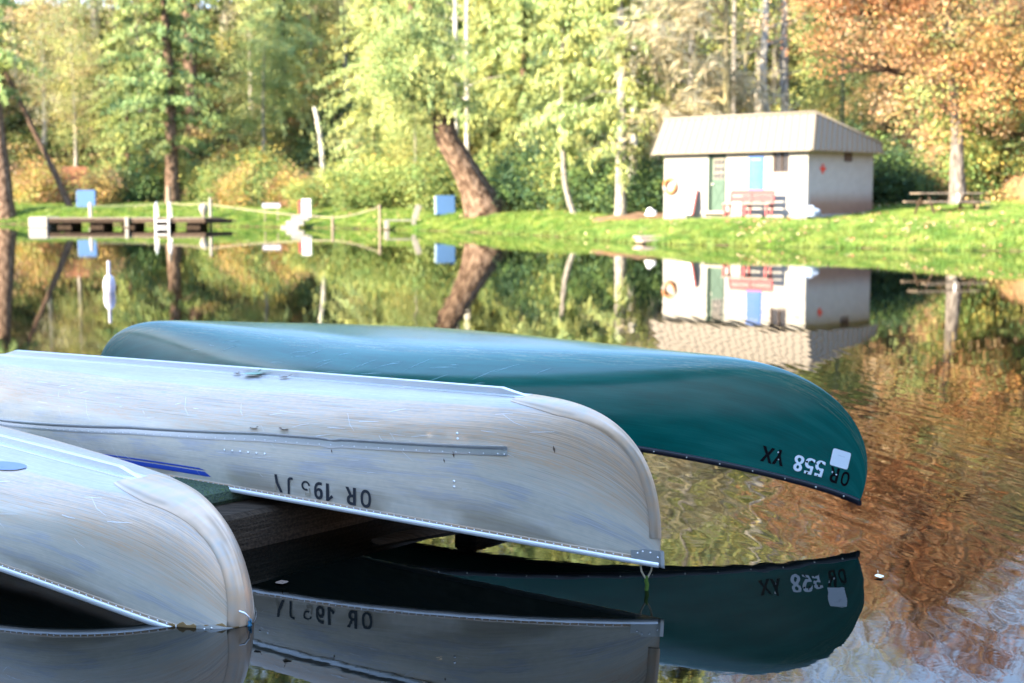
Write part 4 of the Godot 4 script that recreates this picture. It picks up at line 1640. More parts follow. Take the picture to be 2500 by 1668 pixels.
# boughs that sweep out and hang, each feathered with sprays
func conifer_crown(g: RandomNumberGenerator, axis: Callable, y0: float, y1: float, reach: float, count: int, droop: float, col: Color, spray := 0.36, hang := 0.5) -> ArrayMesh:
	var b := MB.new()
	for i in count:
		var t := pow(float(i) / count, 0.9)
		var y := lerpf(y0, y1, t) + g.randf_range(-0.6, 0.6)
		var l := reach * (0.12 + 0.88 * pow(1.0 - t, 0.65)) * g.randf_range(0.3, 1.2) * (0.75 + 0.25 * smoothstep(0.0, 0.12, t))
		var q := g.randf_range(0, TAU)
		var out := Vector3(cos(q), 0, sin(q))
		var side := Vector3(-out.z, 0, out.x)
		var o: Vector3 = axis.call(clampf(y, y0 - 0.4, y1))
		var bc := vary(col, g, 0.3)
		var n := int(10 + l * 19)
		var lift := g.randf_range(-0.15, 0.35)
		var dr := droop * g.randf_range(0.5, 1.5)
		var bend := g.randf_range(-0.4, 0.4)
		for k in n:
			var s := (k + g.randf()) / n
			var p := o + out * l * s + side * bend * l * s * s + Vector3(g.randfn() * 0.1, lift * l * s - dr * l * s * s + g.randfn() * 0.13 - 0.08, g.randfn() * 0.1)
			var slope := Vector3(0, lift - 2.0 * dr * s, 0)
			for m in [-1.0, 1.0]:
				var w := spray * (1.2 - 0.55 * s) * g.randf_range(0.5, 1.4)
				var dir: Vector3 = (out * g.randf_range(0.1, 0.9) + side * m * g.randf_range(0.1, 1.1) + slope * 0.5 + Vector3(0, -hang * g.randf_range(0.0, 1.6), 0)).normalized()
				var ac := dir.cross(Vector3(g.randf_range(-0.9, 0.9), 1, g.randf_range(-0.9, 0.9))).normalized()
				b.leaf(p, dir * w * 1.3, ac * w * g.randf_range(0.14, 0.3), vary(bc, g, 0.22))
			var w2 := spray * g.randf_range(0.6, 1.5)
			b.leaf(p, Vector3(g.randf_range(-0.3, 0.3), -1, g.randf_range(-0.3, 0.3)).normalized() * w2 * 1.3, side.rotated(Vector3.UP, g.randf_range(-1, 1)) * w2 * 0.18, vary(bc, g, 0.22))
	return b.mesh()

func limb_meshes(g: RandomNumberGenerator, axis: Callable, y0: float, y1: float, reach: float, count: int, droop: float, r: float) -> Array:
	var out_list := []
	for i in count:
		var b := MB.new()
		var t := float(i) / count
		var y := lerpf(y0, y1, t)
		var q := g.randf_range(0, TAU)
		var out := Vector3(cos(q), 0, sin(q))
		var l := reach * (0.2 + 0.8 * (1.0 - t)) * g.randf_range(0.6, 1.0)
		var o: Vector3 = axis.call(y)
		b.tube(PackedVector3Array([o, o + out * l * 0.5 + Vector3(0, 0.1 * l - droop * l * 0.2, 0), o + out * l + Vector3(0, -droop * l * 0.7, 0)]), PackedFloat32Array([r, r * 0.6, r * 0.2]), 5, Color.WHITE, false)
		out_list.append(b.mesh())
	return out_list

# a crown of leaf clumps: clumps sit on the outer part of an uneven body
func leafy_crown(g: RandomNumberGenerator, ctr: Vector3, size: Vector3, clumps: int, per: int, leaf: float, cols: Array, clump_r := 0.7, hang := 0.3) -> ArrayMesh:
	var b := MB.new()
	var n := FastNoiseLite.new()
	n.seed = g.randi() % 10000
	n.frequency = 0.9
	for i in clumps:
		var d := Vector3(g.randfn(), g.randfn(), g.randfn()).normalized()
		var k := pow(g.randf(), 0.45) * (1.0 + n.get_noise_3dv(d * 1.3) * 0.5)
		var p := ctr + d * size * k
		var cc := vary(cols[g.randi() % cols.size()], g, 0.25)
		var rr := clump_r * g.randf_range(0.6, 1.3)
		for m in per:
			var e := Vector3(g.randfn(), g.randfn() * 0.7, g.randfn()) * rr * 0.5
			var dir := (e.normalized() + Vector3(g.randf_range(-1, 1), g.randf_range(-1, 0.6) - hang, g.randf_range(-1, 1))).normalized()
			var ac := dir.cross(Vector3(g.randf_range(-1, 1), 1, g.randf_range(-1, 1))).normalized()
			var w := leaf * g.randf_range(0.7, 1.3)
			b.leaf(p + e, dir * w, ac * w * 0.36, vary(cc, g, 0.2))
	return b.mesh()

func bare_branches(g: RandomNumberGenerator, start: Vector3, dir: Vector3, len_: float, r: float, depth: int, b: MB, tips: Array, arch := 0.25) -> void:
	var pts := PackedVector3Array([start])
	var rad := PackedFloat32Array([r])
	var p := start
	var d := dir
	var n := 4
	for i in n:
		d = (d + Vector3(g.randf_range(-0.35, 0.35), -arch * (0.3 + 0.3 * i), g.randf_range(-0.35, 0.35))).normalized()
		p += d * len_ / n
		pts.append(p)
		rad.append(lerpf(r, r * 0.5, (i + 1.0) / n))
		tips.append(p)
	b.tube(pts, rad, 5 if depth > 1 else 3, Color.WHITE, false)
	if depth == 0:
		return
	for k in 4:
		var at := pts[1 + g.randi() % n]
		var nd := (d + Vector3(g.randf_range(-1.1, 1.1), g.randf_range(-0.3, 1.0), g.randf_range(-1.1, 1.1))).normalized()
		bare_branches(g, at, nd, len_ * g.randf_range(0.5, 0.8), r * 0.5, depth - 1, b, tips, arch)

func tree(called: String, label: String, at: Vector3, trunk: Mesh, bark: String, crown: Mesh, leaf_mat: String, limbs: Array = [], group := "", category := "tree") -> Node3D:
	var o := thing(called, label, category, at, 0.0, group)
	put("trunk", trunk, M[bark], o)
	for m in limbs:
		put("limb", m, M[bark], o)
	if crown:
		put("crown", crown, M[leaf_mat], o)
	return o

func straight(y: float) -> Vector3:
	return Vector3(0, y, 0)

func make_trees() -> void:
	var g := RandomNumberGenerator.new()
	g.seed = 2024
	var GREEN := Color(0.24, 0.305, 0.1)
	var DEEP := Color(0.12, 0.175, 0.075)
	var LIME := Color(0.43, 0.445, 0.165)
	var GOLD := Color(0.5, 0.41, 0.13)
	var ORANGE := Color(0.38, 0.185, 0.085)
	var TAN := Color(0.45, 0.38, 0.24)
	var RUST := Color(0.28, 0.13, 0.065)
	# ---- the big leaning tree
	var lean := [Vector3(0.25, -0.4, 0), Vector3(-0.25, 0.8, 0), Vector3(-1.1, 2.5, 0), Vector3(-2.15, 4.7, 0.1), Vector3(-3.0, 8.0, 0.2), Vector3(-3.5, 13.0, 0.0)]
	var lean_axis := func(y: float) -> Vector3: return Vector3(-2.15 - (y - 4.7) * 0.17, y, 0.1) if y > 4.7 else Vector3(-0.45 * y, y, 0)
	tree("leaning_cedar", "massive brown trunk leaning left beside the blue mat, cedar boughs above", on(-1.45, 70.5), trunk_mesh(lean, 0.66, 0.28, 26, 2.0, 3, 0.13), "bark_brown", conifer_crown(g, lean_axis, 5.0, 15.5, 3.6, 180, 0.45, GREEN.lerp(LIME, 0.35), 0.18, 1.3), "foliage", limb_meshes(g, lean_axis, 5.2, 12.0, 2.6, 22, 0.4, 0.09))
	put("hanging_foliage", leafy_crown(g, Vector3(-3.4, 7.2, 0.9), Vector3(2.5, 2.6, 1.3), 130, 220, 0.1, [GREEN.lerp(LIME, 0.3), GREEN, LIME.lerp(GREEN, 0.4)], 0.8, 1.4), M.foliage, get_node("leaning_cedar"))
	# ---- hemlock in the middle with the plain lower stem
	tree("hemlock", "slim grey-brown hemlock with drooping boughs left of the hut", on(4.75, 62.5), trunk_mesh([Vector3(0, -0.3, 0), Vector3(0.02, 5, 0), Vector3(-0.1, 12, 0), Vector3(0, 19, 0)], 0.24, 0.06, 10, 1.25, 4), "bark_grey", conifer_crown(g, straight, 2.6, 19.5, 3.3, 190, 0.3, GREEN.lerp(LIME, 0.4), 0.18, 1.0), "foliage", limb_meshes(g, straight, 2.8, 16, 2.4, 30, 0.25, 0.05))
	tree("hemlock", "thin bent hemlock stem between leaning trunk and hut", on(2.4, 64.5), trunk_mesh([Vector3(0.55, -0.3, 0), Vector3(0.1, 0.9, 0), Vector3(-0.1, 2.4, 0), Vector3(-0.15, 6, 0), Vector3(-0.1, 14, 0)], 0.13, 0.04, 8, 1.2, 5), "bark_grey", conifer_crown(g, straight, 2.9, 14.5, 2.9, 150, 0.32, GREEN.lerp(LIME, 0.5), 0.18, 1.0), "foliage")
	# ---- alders with pale bare stems
	var alders := [["alder", "pale alder stem rising behind the hemlock left of the hut", 6.1, 72.0, 0.25, 0.0, 0.0], ["alder", "grey alder stem rising behind the hut roof's left half", 8.5, 69.5, 0.19, 0.1, 0.0], ["alder", "slender grey alder stem rising behind the middle of the hut roof", 11.3, 73.0, 0.16, -0.05, 0.0], ["alder", "crooked pale alder, left of the pair behind the hut roof", 12.05, 65.5, 0.21, -0.35, 0.5], ["alder", "straight grey alder, right of the pair behind the hut roof", 12.6, 66.0, 0.23, -0.12, 0.0], ["alder", "short pale stem above the leaning cedar, left of two", -3.1, 79.0, 0.2, 0.0, 0.0], ["alder", "thin pale stem above the leaning cedar, right of two", -2.5, 80.0, 0.17, 0.0, 0.0]]
	for i in alders.size():
		var e: Array = alders[i]
		var x: float = e[5]
		var o := tree(e[0], e[1], on(e[2], e[3]), trunk_mesh([Vector3(x * -0.3 + e[6] * 0.2, -0.4, 0), Vector3(e[6] * 0.6, 2.4, 0), Vector3(-e[6] * 0.4 + x, 5, 0), Vector3(x * 1.6, 10, 0), Vector3(x * 2, 18, 0)], e[4], e[4] * 0.4, 9, 1.15, 10 + i, 0.05), "bark_white" if i in [0, 3, 5, 6] else "bark_grey", leafy_crown(g, Vector3(x * 2, 16, 0), Vector3(2.6, 5.0, 2.6), 46, 26, 0.2, [LIME, TAN, GOLD.lerp(LIME, 0.5)], 0.9), "foliage", limb_meshes(g, func(y: float) -> Vector3: return Vector3(x * 1.5, y, 0), 6.0, 16.0, 2.6, 14, -0.3, 0.05), "pale bare alder stems")
	# ---- white broken stem on the left slope
	tree("snag", "white broken stem standing in the bushes left of centre", on(-12.4, 93.0), trunk_mesh([Vector3(0.15, -1.2, 0), Vector3(0.05, 2.0, 0), Vector3(-0.35, 4.7, 0)], 0.2, 0.15, 9, 1.05, 7, 0.05), "bark_white", null, "")
	# ---- left group
	var axl := func(y: float) -> Vector3: return Vector3(-0.05 * y * 0.3, y, 0)
	tree("fir", "dark fir whose trunk rises behind the floating dock", on(-21.6, 91.0), trunk_mesh([Vector3(0, -0.4, 0), Vector3(-0.05, 6, 0), Vector3(-0.2, 13, 0), Vector3(-0.2, 24, 0)], 0.42, 0.1, 11, 1.3, 8), "bark_brown", conifer_crown(g, axl, 3.6, 25, 4.6, 210, 0.25, DEEP.lerp(GREEN, 0.7), 0.22, 0.8), "foliage", limb_meshes(g, axl, 3.4, 20, 3.6, 30, 0.2, 0.07))
	tree("fir", "broad brown trunk just right of and behind the dark fir", on(-23.0, 103.0), trunk_mesh([Vector3(0.1, -0.6, 0), Vector3(0, 8, 0), Vector3(-0.4, 18, 0), Vector3(-0.6, 26, 0)], 0.55, 0.2, 11, 1.1, 9), "bark_brown", conifer_crown(g, axl, 10.0, 27, 3.8, 130, 0.3, GREEN, 0.24, 0.6), "foliage")
	tree("leaning_pole_tree", "thin bare trunk leaning left behind the left blue mat", on(-28.0, 90.5), trunk_mesh([Vector3(0.2, -0.4, 0), Vector3(-0.9, 2.2, 0), Vector3(-2.3, 5.2, 0), Vector3(-4.2, 9.5, 0)], 0.22, 0.1, 8, 1.2, 11), "bark_brown", leafy_crown(g, Vector3(-4.4, 10.5, 0), Vector3(1.8, 2.0, 1.8), 22, 26, 0.24, [TAN, LIME], 0.8), "foliage")
	tree("fir", "thick dark trunk cut by the left edge of the view", on(-31.4, 88.5), trunk_mesh([Vector3(0.1, -0.4, 0), Vector3(-0.2, 5, 0), Vector3(-0.5, 12, 0), Vector3(-0.6, 24, 0)], 0.52, 0.15, 11, 1.3, 12), "bark_brown", conifer_crown(g, axl, 7.0, 25, 3.0, 120, 0.3, GREEN, 0.24, 0.6), "foliage")
	# ---- the orange maple on the right
	var mt := [Vector3(0.1, -0.4, 0), Vector3(0.05, 1.5, 0), Vector3(-0.15, 4.5, 0), Vector3(-0.7, 8.5, 0), Vector3(-0.9, 14, 0)]
	var mp := thing("maple", "orange maple with flared grey trunk right of the picnic table", "tree", on(17.2, 55.5))
	put("trunk", trunk_mesh(mt, 0.27, 0.13, 11, 1.8, 13), M.bark_dull, mp)
	var tips := []
	for e in [[3.6, Vector3(-1, 0.6, 0.3)], [4.6, Vector3(-0.9, 0.45, -0.3)], [5.4, Vector3(0.9, 0.8, 0.1)], [6.4, Vector3(-1, 0.5, 0.2)], [7.6, Vector3(0.8, 0.7, 0.4)], [9.0, Vector3(-0.7, 0.8, 0.0)]]:
		var lb := MB.new()
		bare_branches(g, Vector3(-0.1 * e[0], e[0], 0), e[1].normalized(), 3.6, 0.13, 1, lb, tips, 0.1)
		put("limb", lb.mesh(), M.bark_brown, mp)
	put("crown", leafy_crown(g, Vector3(-3.4, 8.8, 0.2), Vector3(3.9, 3.4, 2.6), 230, 150, 0.11, [ORANGE, ORANGE, ORANGE.lerp(RUST, 0.4), TAN.lerp(ORANGE, 0.5)], 0.85), M.foliage, mp, "orange leaves")
	put("crown", leafy_crown(g, Vector3(0.2, 5.6, 0.6), Vector3(4.0, 2.7, 2.4), 190, 140, 0.105, [ORANGE.lerp(GOLD, 0.4), ORANGE, LIME.lerp(GREEN, 0.5), TAN.lerp(ORANGE, 0.5)], 0.8, 0.5), M.foliage, mp, "yellow and olive lower leaves")
	put("crown", leafy_crown(g, Vector3(0.4, 12.5, 0.2), Vector3(4.0, 4.6, 2.8), 220, 150, 0.11, [RUST.lerp(ORANGE, 0.5), ORANGE, ORANGE.lerp(TAN, 0.4), RUST], 0.9), M.foliage, mp, "rust coloured upper leaves")
	# ---- bare mossy tree behind the hut, arching to the left
	var bt := thing("mossy_bare_tree", "bare mossy tree arching tan twigs over the hut's left end", "tree", on(9.4, 61.5))
	put("trunk", trunk_mesh([Vector3(0, -0.4, 0), Vector3(-0.1, 3, 0), Vector3(-0.3, 6.5, 0.2), Vector3(-0.3, 11, 0.2)], 0.2, 0.08, 8, 1.2, 14), M.bark_moss, bt)
	var bt_tips := []
	for k in 16:
		var y := 3.6 + k * 0.48
		var bb := MB.new()
		bare_branches(g, Vector3(-0.2, y, 0.15), Vector3(g.randf_range(-1.5, 0.6), 0.55, g.randf_range(-0.8, 0.8)).normalized(), 3.1, 0.08, 2, bb, bt_tips, 0.3)
		put("branch", bb.mesh(), M.bark_moss, bt)
	var ms := MB.new()
	for p in bt_tips:
		for k in 8:
			var dir := Vector3(g.randf_range(-0.8, 0.8), g.randf_range(-1.2, 0.2), g.randf_range(-0.8, 0.8)).normalized()
			ms.leaf(p + Vector3(g.randf_range(-0.15, 0.15), 0, g.randf_range(-0.15, 0.15)), dir * g.randf_range(0.3, 0.9), dir.cross(Vector3(g.randf(), 0.3, g.randf())).normalized() * 0.02, vary(Color(0.5, 0.43, 0.27), g, 0.25))
	stuff(put("twigs", ms.mesh(), M.foliage, bt))
	# ---- prototypes for the wood on the slope
	var protos := []
	var spec := [["slope_conifer", GREEN.lerp(LIME, 0.3), 20.0, 4.9, 0.4, 1.0], ["slope_conifer", GREEN.lerp(LIME, 0.7), 18.0, 5.2, 0.48, 1.2], ["slope_conifer", GREEN.lerp(DEEP, 0.4), 21.0, 4.4, 0.36, 0.7]]
	for i in spec.size():
		var e: Array = spec[i]
		protos.append([trunk_mesh([Vector3(0, -0.6, 0), Vector3(0.05, 8, 0), Vector3(0, e[2], 0)], 0.3, 0.06, 8, 1.2, 30 + i), "bark_brown", conifer_crown(g, straight, 1.6, e[2], e[3], 260, e[4], e[1], 0.185, e[5])])
	var dspec := [[[LIME, GREEN, GREEN], 13.0], [[GOLD.lerp(LIME, 0.4), LIME, TAN, GREEN], 14.0], [[TAN, TAN.lerp(ORANGE, 0.4), LIME], 14.0], [[ORANGE, TAN, RUST.lerp(TAN, 0.5)], 15.0], [[GREEN, LIME, GOLD.lerp(GREEN, 0.5)], 12.0]]
	for i in dspec.size():
		var e: Array = dspec[i]
		protos.append([trunk_mesh([Vector3(0, -0.6, 0), Vector3(0.2, 4, 0), Vector3(-0.1, e[1] * 0.75, 0)], 0.2, 0.07, 8, 1.2, 40 + i), "bark_grey", leafy_crown(g, Vector3(0, e[1] * 0.58, 0), Vector3(3.2, e[1] * 0.42, 3.2), 220, 120, 0.098, e[0], 0.95)])
	var made := {}
	# x, distance, prototype, size
	var wood := [
		[-40, 99, 4, 1.1], [-45, 103, 1, 1.0], [-51, 106, 5, 1.2], [-43, 109, 0, 1.1], [-56, 108, 1, 1.1], [-34, 104, 5, 1.15], [-30.5, 100, 4, 0.9], [-27.5, 107, 5, 1.2], [-26, 97, 0, 0.7], [-18.8, 104, 4, 1.1], [-16.5, 96, 3, 0.85], [-15.2, 108, 4, 1.2], [-15.6, 99, 1, 0.95], [-11.5, 101, 4, 1.05], [-8.3, 87, 1, 0.95], [-6.2, 95, 0, 1.1], [-5.6, 82, 3, 0.75], [-3.6, 90, 2, 1.0], [-1.4, 86, 1, 1.0], [0.6, 80, 0, 0.95], [1.0, 92, 3, 1.2], [3.0, 84, 1, 1.0], [4.2, 76, 1, 1.0], [6.4, 88, 0, 1.35], [8.2, 80, 3, 1.5], [10.6, 88, 7, 1.7], [13.6, 78, 7, 1.45], [15.8, 86, 5, 1.6], [16.0, 70, 3, 0.75], [19.6, 76, 5, 1.25], [22.4, 66, 6, 0.5], [20.2, 60.5, 5, 0.8], [24.6, 78, 5, 0.6], [28, 70, 6, 0.7], [22.6, 54, 5, 0.85], [26.5, 58, 6, 0.95], [30, 56, 5, 0.8]]
	var told := []
	var whats := ["green conifer", "yellow-green conifer", "dark green conifer", "yellow-green broadleaf tree", "golden broadleaf tree", "tan-leaved tree", "orange-leaved tree", "green broadleaf tree"]
	for e in wood:
		var zones := [[-28.0, "at the left edge of the wooded slope"], [-20.0, "on the slope above the floating dock"], [-13.0, "on the slope between dark fir and white broken stem"], [-8.0, "on the slope above the white broken stem"], [-3.5, "on the slope above the brambles left of the leaning cedar"], [0.0, "behind the crown of the leaning cedar"], [4.0, "behind the thin bent hemlock"], [7.0, "behind the slim hemlock"], [11.5, "behind the left half of the hut roof"], [16.5, "behind the right end of the hut roof"], [20.5, "above the orange maple"], [99.0, "on the right edge of the wooded slope"]]
		var said := ""
		for z in zones:
			if e[0] < z[0]:
				said = whats[e[2]] + " " + z[1]
				break
		while said in told:
			said += ", higher up" if not "higher" in said else ", near the top"
		told.append(said)
		_plant(made, protos, e, said, "front trees of the wooded slope", g)
	# the rows behind, which close the view up to the crest
	for i in 46:
		var x := -66.0 + (i % 23) * 5.3 + g.randf_range(-1.5, 1.5)
		var d := (112.0 if i < 23 else 126.0) - 0.35 * x * (1.0 if x > 0 else 0.2) + g.randf_range(-4, 4)
		var kind := g.randi() % 8
		if kind == 2:
			kind = 1
		if x < -8 and kind == 6:
			kind = 4
		_plant(made, protos, [x, d, kind, (g.randf_range(1.45, 1.8) + (0.35 if x < -12.0 else 0.0)) if x < 20.0 else g.randf_range(0.7, 0.85)], whats[kind] + " deep in the wood near the crest", "trees near the crest of the wooded slope", g)
	# ---- trees on the viewer's own shore, which keep the canoes in shade
	for i in 45:      # five rows in the line of the sun
		var row := i / 9
		var off := -14.0 + (i % 9) * 3.3 + row * 1.6
		var at := Vector3(-18.6 - 0.53 * off - row * 3.4, 0.4, -(-5.6 + 0.85 * off - row * 2.1))
		_plant(made, protos, [at.x, -at.z, [0, 4, 2, 3, 1][(i + row) % 5], 0.85 if row < 3 else 1.0], "tall tree on the near shore shading the canoes", "trees on the near shore", g, 0.4)
	for e in [[-12.2, -1.4], [-14.6, -2.9], [-13.6, 0.6], [-10.6, -3.4]]:
		_plant(made, protos, [e[0], e[1], 4, 0.72], "tall tree on the near shore shading the canoes", "trees on the near shore", g, 0.3)
	for i in 13:      # and the wood behind the viewer
		var q := deg_to_rad(92.0 + i * 10.0)
		var rad := 17.0 + g.randf_range(-2, 3)
		_plant(made, protos, [sin(q) * rad + 2.0, cos(q) * rad - 1.0, [0, 2, 3, 1][i % 4], g.randf_range(0.42, 0.52)], "tree of the wood behind the viewer", "trees on the near shore", g, 0.5)

func _plant(made: Dictionary, protos: Array, e: Array, label: String, group: String, g: RandomNumberGenerator, ground := -99.0) -> void:
	var at := on(e[0], e[1]) if ground < -50.0 else Vector3(e[0], ground, -e[1])
	var names := ["conifer", "conifer", "conifer", "broadleaf_tree", "broadleaf_tree", "broadleaf_tree", "broadleaf_tree", "broadleaf_tree"]
	var k: int = e[2]
	var o: Node3D
	if not made.has(k):
		o = tree(names[k], label, at, protos[k][0], protos[k][1], protos[k][2], "foliage", [], group)
		made[k] = o
	else:
		o = copy(made[k], names[k], label, at, 0, Vector3.ONE, group)
	o.rotation.y = g.randf_range(0, TAU)
	var s: float = e[3]
	o.scale = Vector3(s, s * g.randf_range(0.92, 1.08), s)

func make_shrubs() -> void:
	var g := RandomNumberGenerator.new()
	g.seed = 99
	var GREEN := Color(0.16, 0.24, 0.07)
	var DEEP := Color(0.05, 0.09, 0.04)
	var LIME := Color(0.34, 0.36, 0.1)
	var GOLD := Color(0.5, 0.38, 0.1)
	var RUST := Color(0.4, 0.22, 0.12)
	var kinds := [[GREEN, GREEN.lerp(LIME, 0.5), LIME], [GREEN, DEEP, GREEN.lerp(GOLD, 0.3)], [RUST, LIME, GOLD.lerp(RUST, 0.4)], [LIME, GOLD, GREEN], [DEEP, DEEP, GREEN]]
	var meshes := []
	for k in kinds.size():
		meshes.append(leafy_crown(g, Vector3(0, 0.9, 0), Vector3(1.3, 1.0, 1.1), 80, 90, 0.085, kinds[k], 0.5, 0.2))
	var stems := limb_meshes(g, func(y: float) -> Vector3: return Vector3(0, y * 0.2, 0), 0.0, 0.8, 1.2, 5, -0.8, 0.03)
	# x, distance, kind, size, label
	var list := [
		[-26.5, 92.5, 2, 1.3, "tan bush beside the orange lookout chair"], [-24.6, 94, 4, 1.7, "dark rounded bush right of the orange lookout chair"], [-19.4, 92, 3, 1.3, "yellow-green bush right of the dark fir's foot"], [-18.0, 89, 1, 1.3, "dark green bush behind the right end of the floating dock"], [-16.4, 87, 2, 1.2, "rusty bush behind the teardrop marker"], [-14.6, 86, 1, 1.5, "dark bush at the foot of the slope behind the low white sign"], [-13.0, 85, 2, 1.3, "reddish bush left of the white broken stem"], [-12.0, 82, 3, 1.0, "light bush below the white broken stem"], [-9.5, 82, 0, 1.6, "big green bramble right of the white broken stem"], [-8.6, 79.5, 1, 1.1, "low bramble behind the white stand"], [-7.2, 79, 0, 1.5, "broad green bramble between white stand and blue mat"], [-5.4, 78, 0, 1.7, "tall green bramble behind the white seat"], [-3.9, 75.5, 1, 1.3, "bramble behind the middle blue mat"], [-2.2, 76, 0, 1.7, "ivy-green thicket left of the leaning trunk"], [-0.2, 73, 4, 1.6, "dark thicket right of the leaning trunk"], [1.4, 70, 4, 1.5, "dark thicket behind the bent hemlock stem"], [2.6, 68.5, 1, 1.3, "bramble at the foot of the bent hemlock"], [3.8, 67, 4, 1.4, "dark thicket left of the slim hemlock"], [5.4, 65, 4, 1.5, "dark thicket right of the slim hemlock"], [6.6, 63.5, 4, 1.4, "dark bush behind the hut's left corner"], [9.6, 66, 4, 1.7, "dark ivy behind the hut roof's left half"], [11.4, 64, 4, 1.7, "dark ivy behind the hut roof's middle"], [13.4, 63, 1, 1.9, "leafy dark bush behind the hut roof's right end"], [14.0, 58.5, 4, 1.6, "dark bush in the gap right of the hut"], [15.0, 60.5, 1, 1.8, "green bush above the gap right of the hut"], [15.6, 57, 4, 1.1, "dark low bush behind the picnic table"], [18.6, 57, 3, 1.3, "yellow-green bush right of the maple trunk"], [22.3, 60, 2, 1.5, "rusty bush above the bare slope at right"], [19.4, 59, 0, 1.7, "pale green bush above the maple's lower leaves"], [-22.8, 96, 3, 1.6, "yellow bush on the slope left of the dark fir"], [-31.0, 94, 2, 1.6, "reddish bush at the left edge of the slope"], [0.8, 75, 0, 1.7, "green bush up the slope right of the leaning trunk"], [3.4, 73, 3, 1.7, "light green bush up the slope between the hemlocks"], [-6.4, 84, 3, 1.9, "yellow-green bush up the slope above the brambles"], [-16.6, 93, 3, 1.8, "golden bush up the slope left of the broken stem"]]
	var made := {}
	for e in list:
		var at := on(e[0], e[1])
		var k: int = e[2]
		var o: Node3D
		if not made.has(k):
			o = thing("bush", e[4], "bush", at, 0.0, "bushes at the foot of the wooded slope")
			for m in stems:
				put("stem", m, M.bark_brown, o)
			put("leaves", meshes[k], M.foliage, o)
			made[k] = o
		else:
			o = copy(made[k], "bush", e[4], at, 0, Vector3.ONE, "bushes at the foot of the wooded slope")
		o.rotation.y = g.randf_range(0, TAU)
		o.scale = Vector3(e[3], e[3] * g.randf_range(0.8, 1.15), e[3])

func seen_from_pond(x: float, d: float, room := 3.0) -> bool:
	return absf(x) < 0.37 * d + room

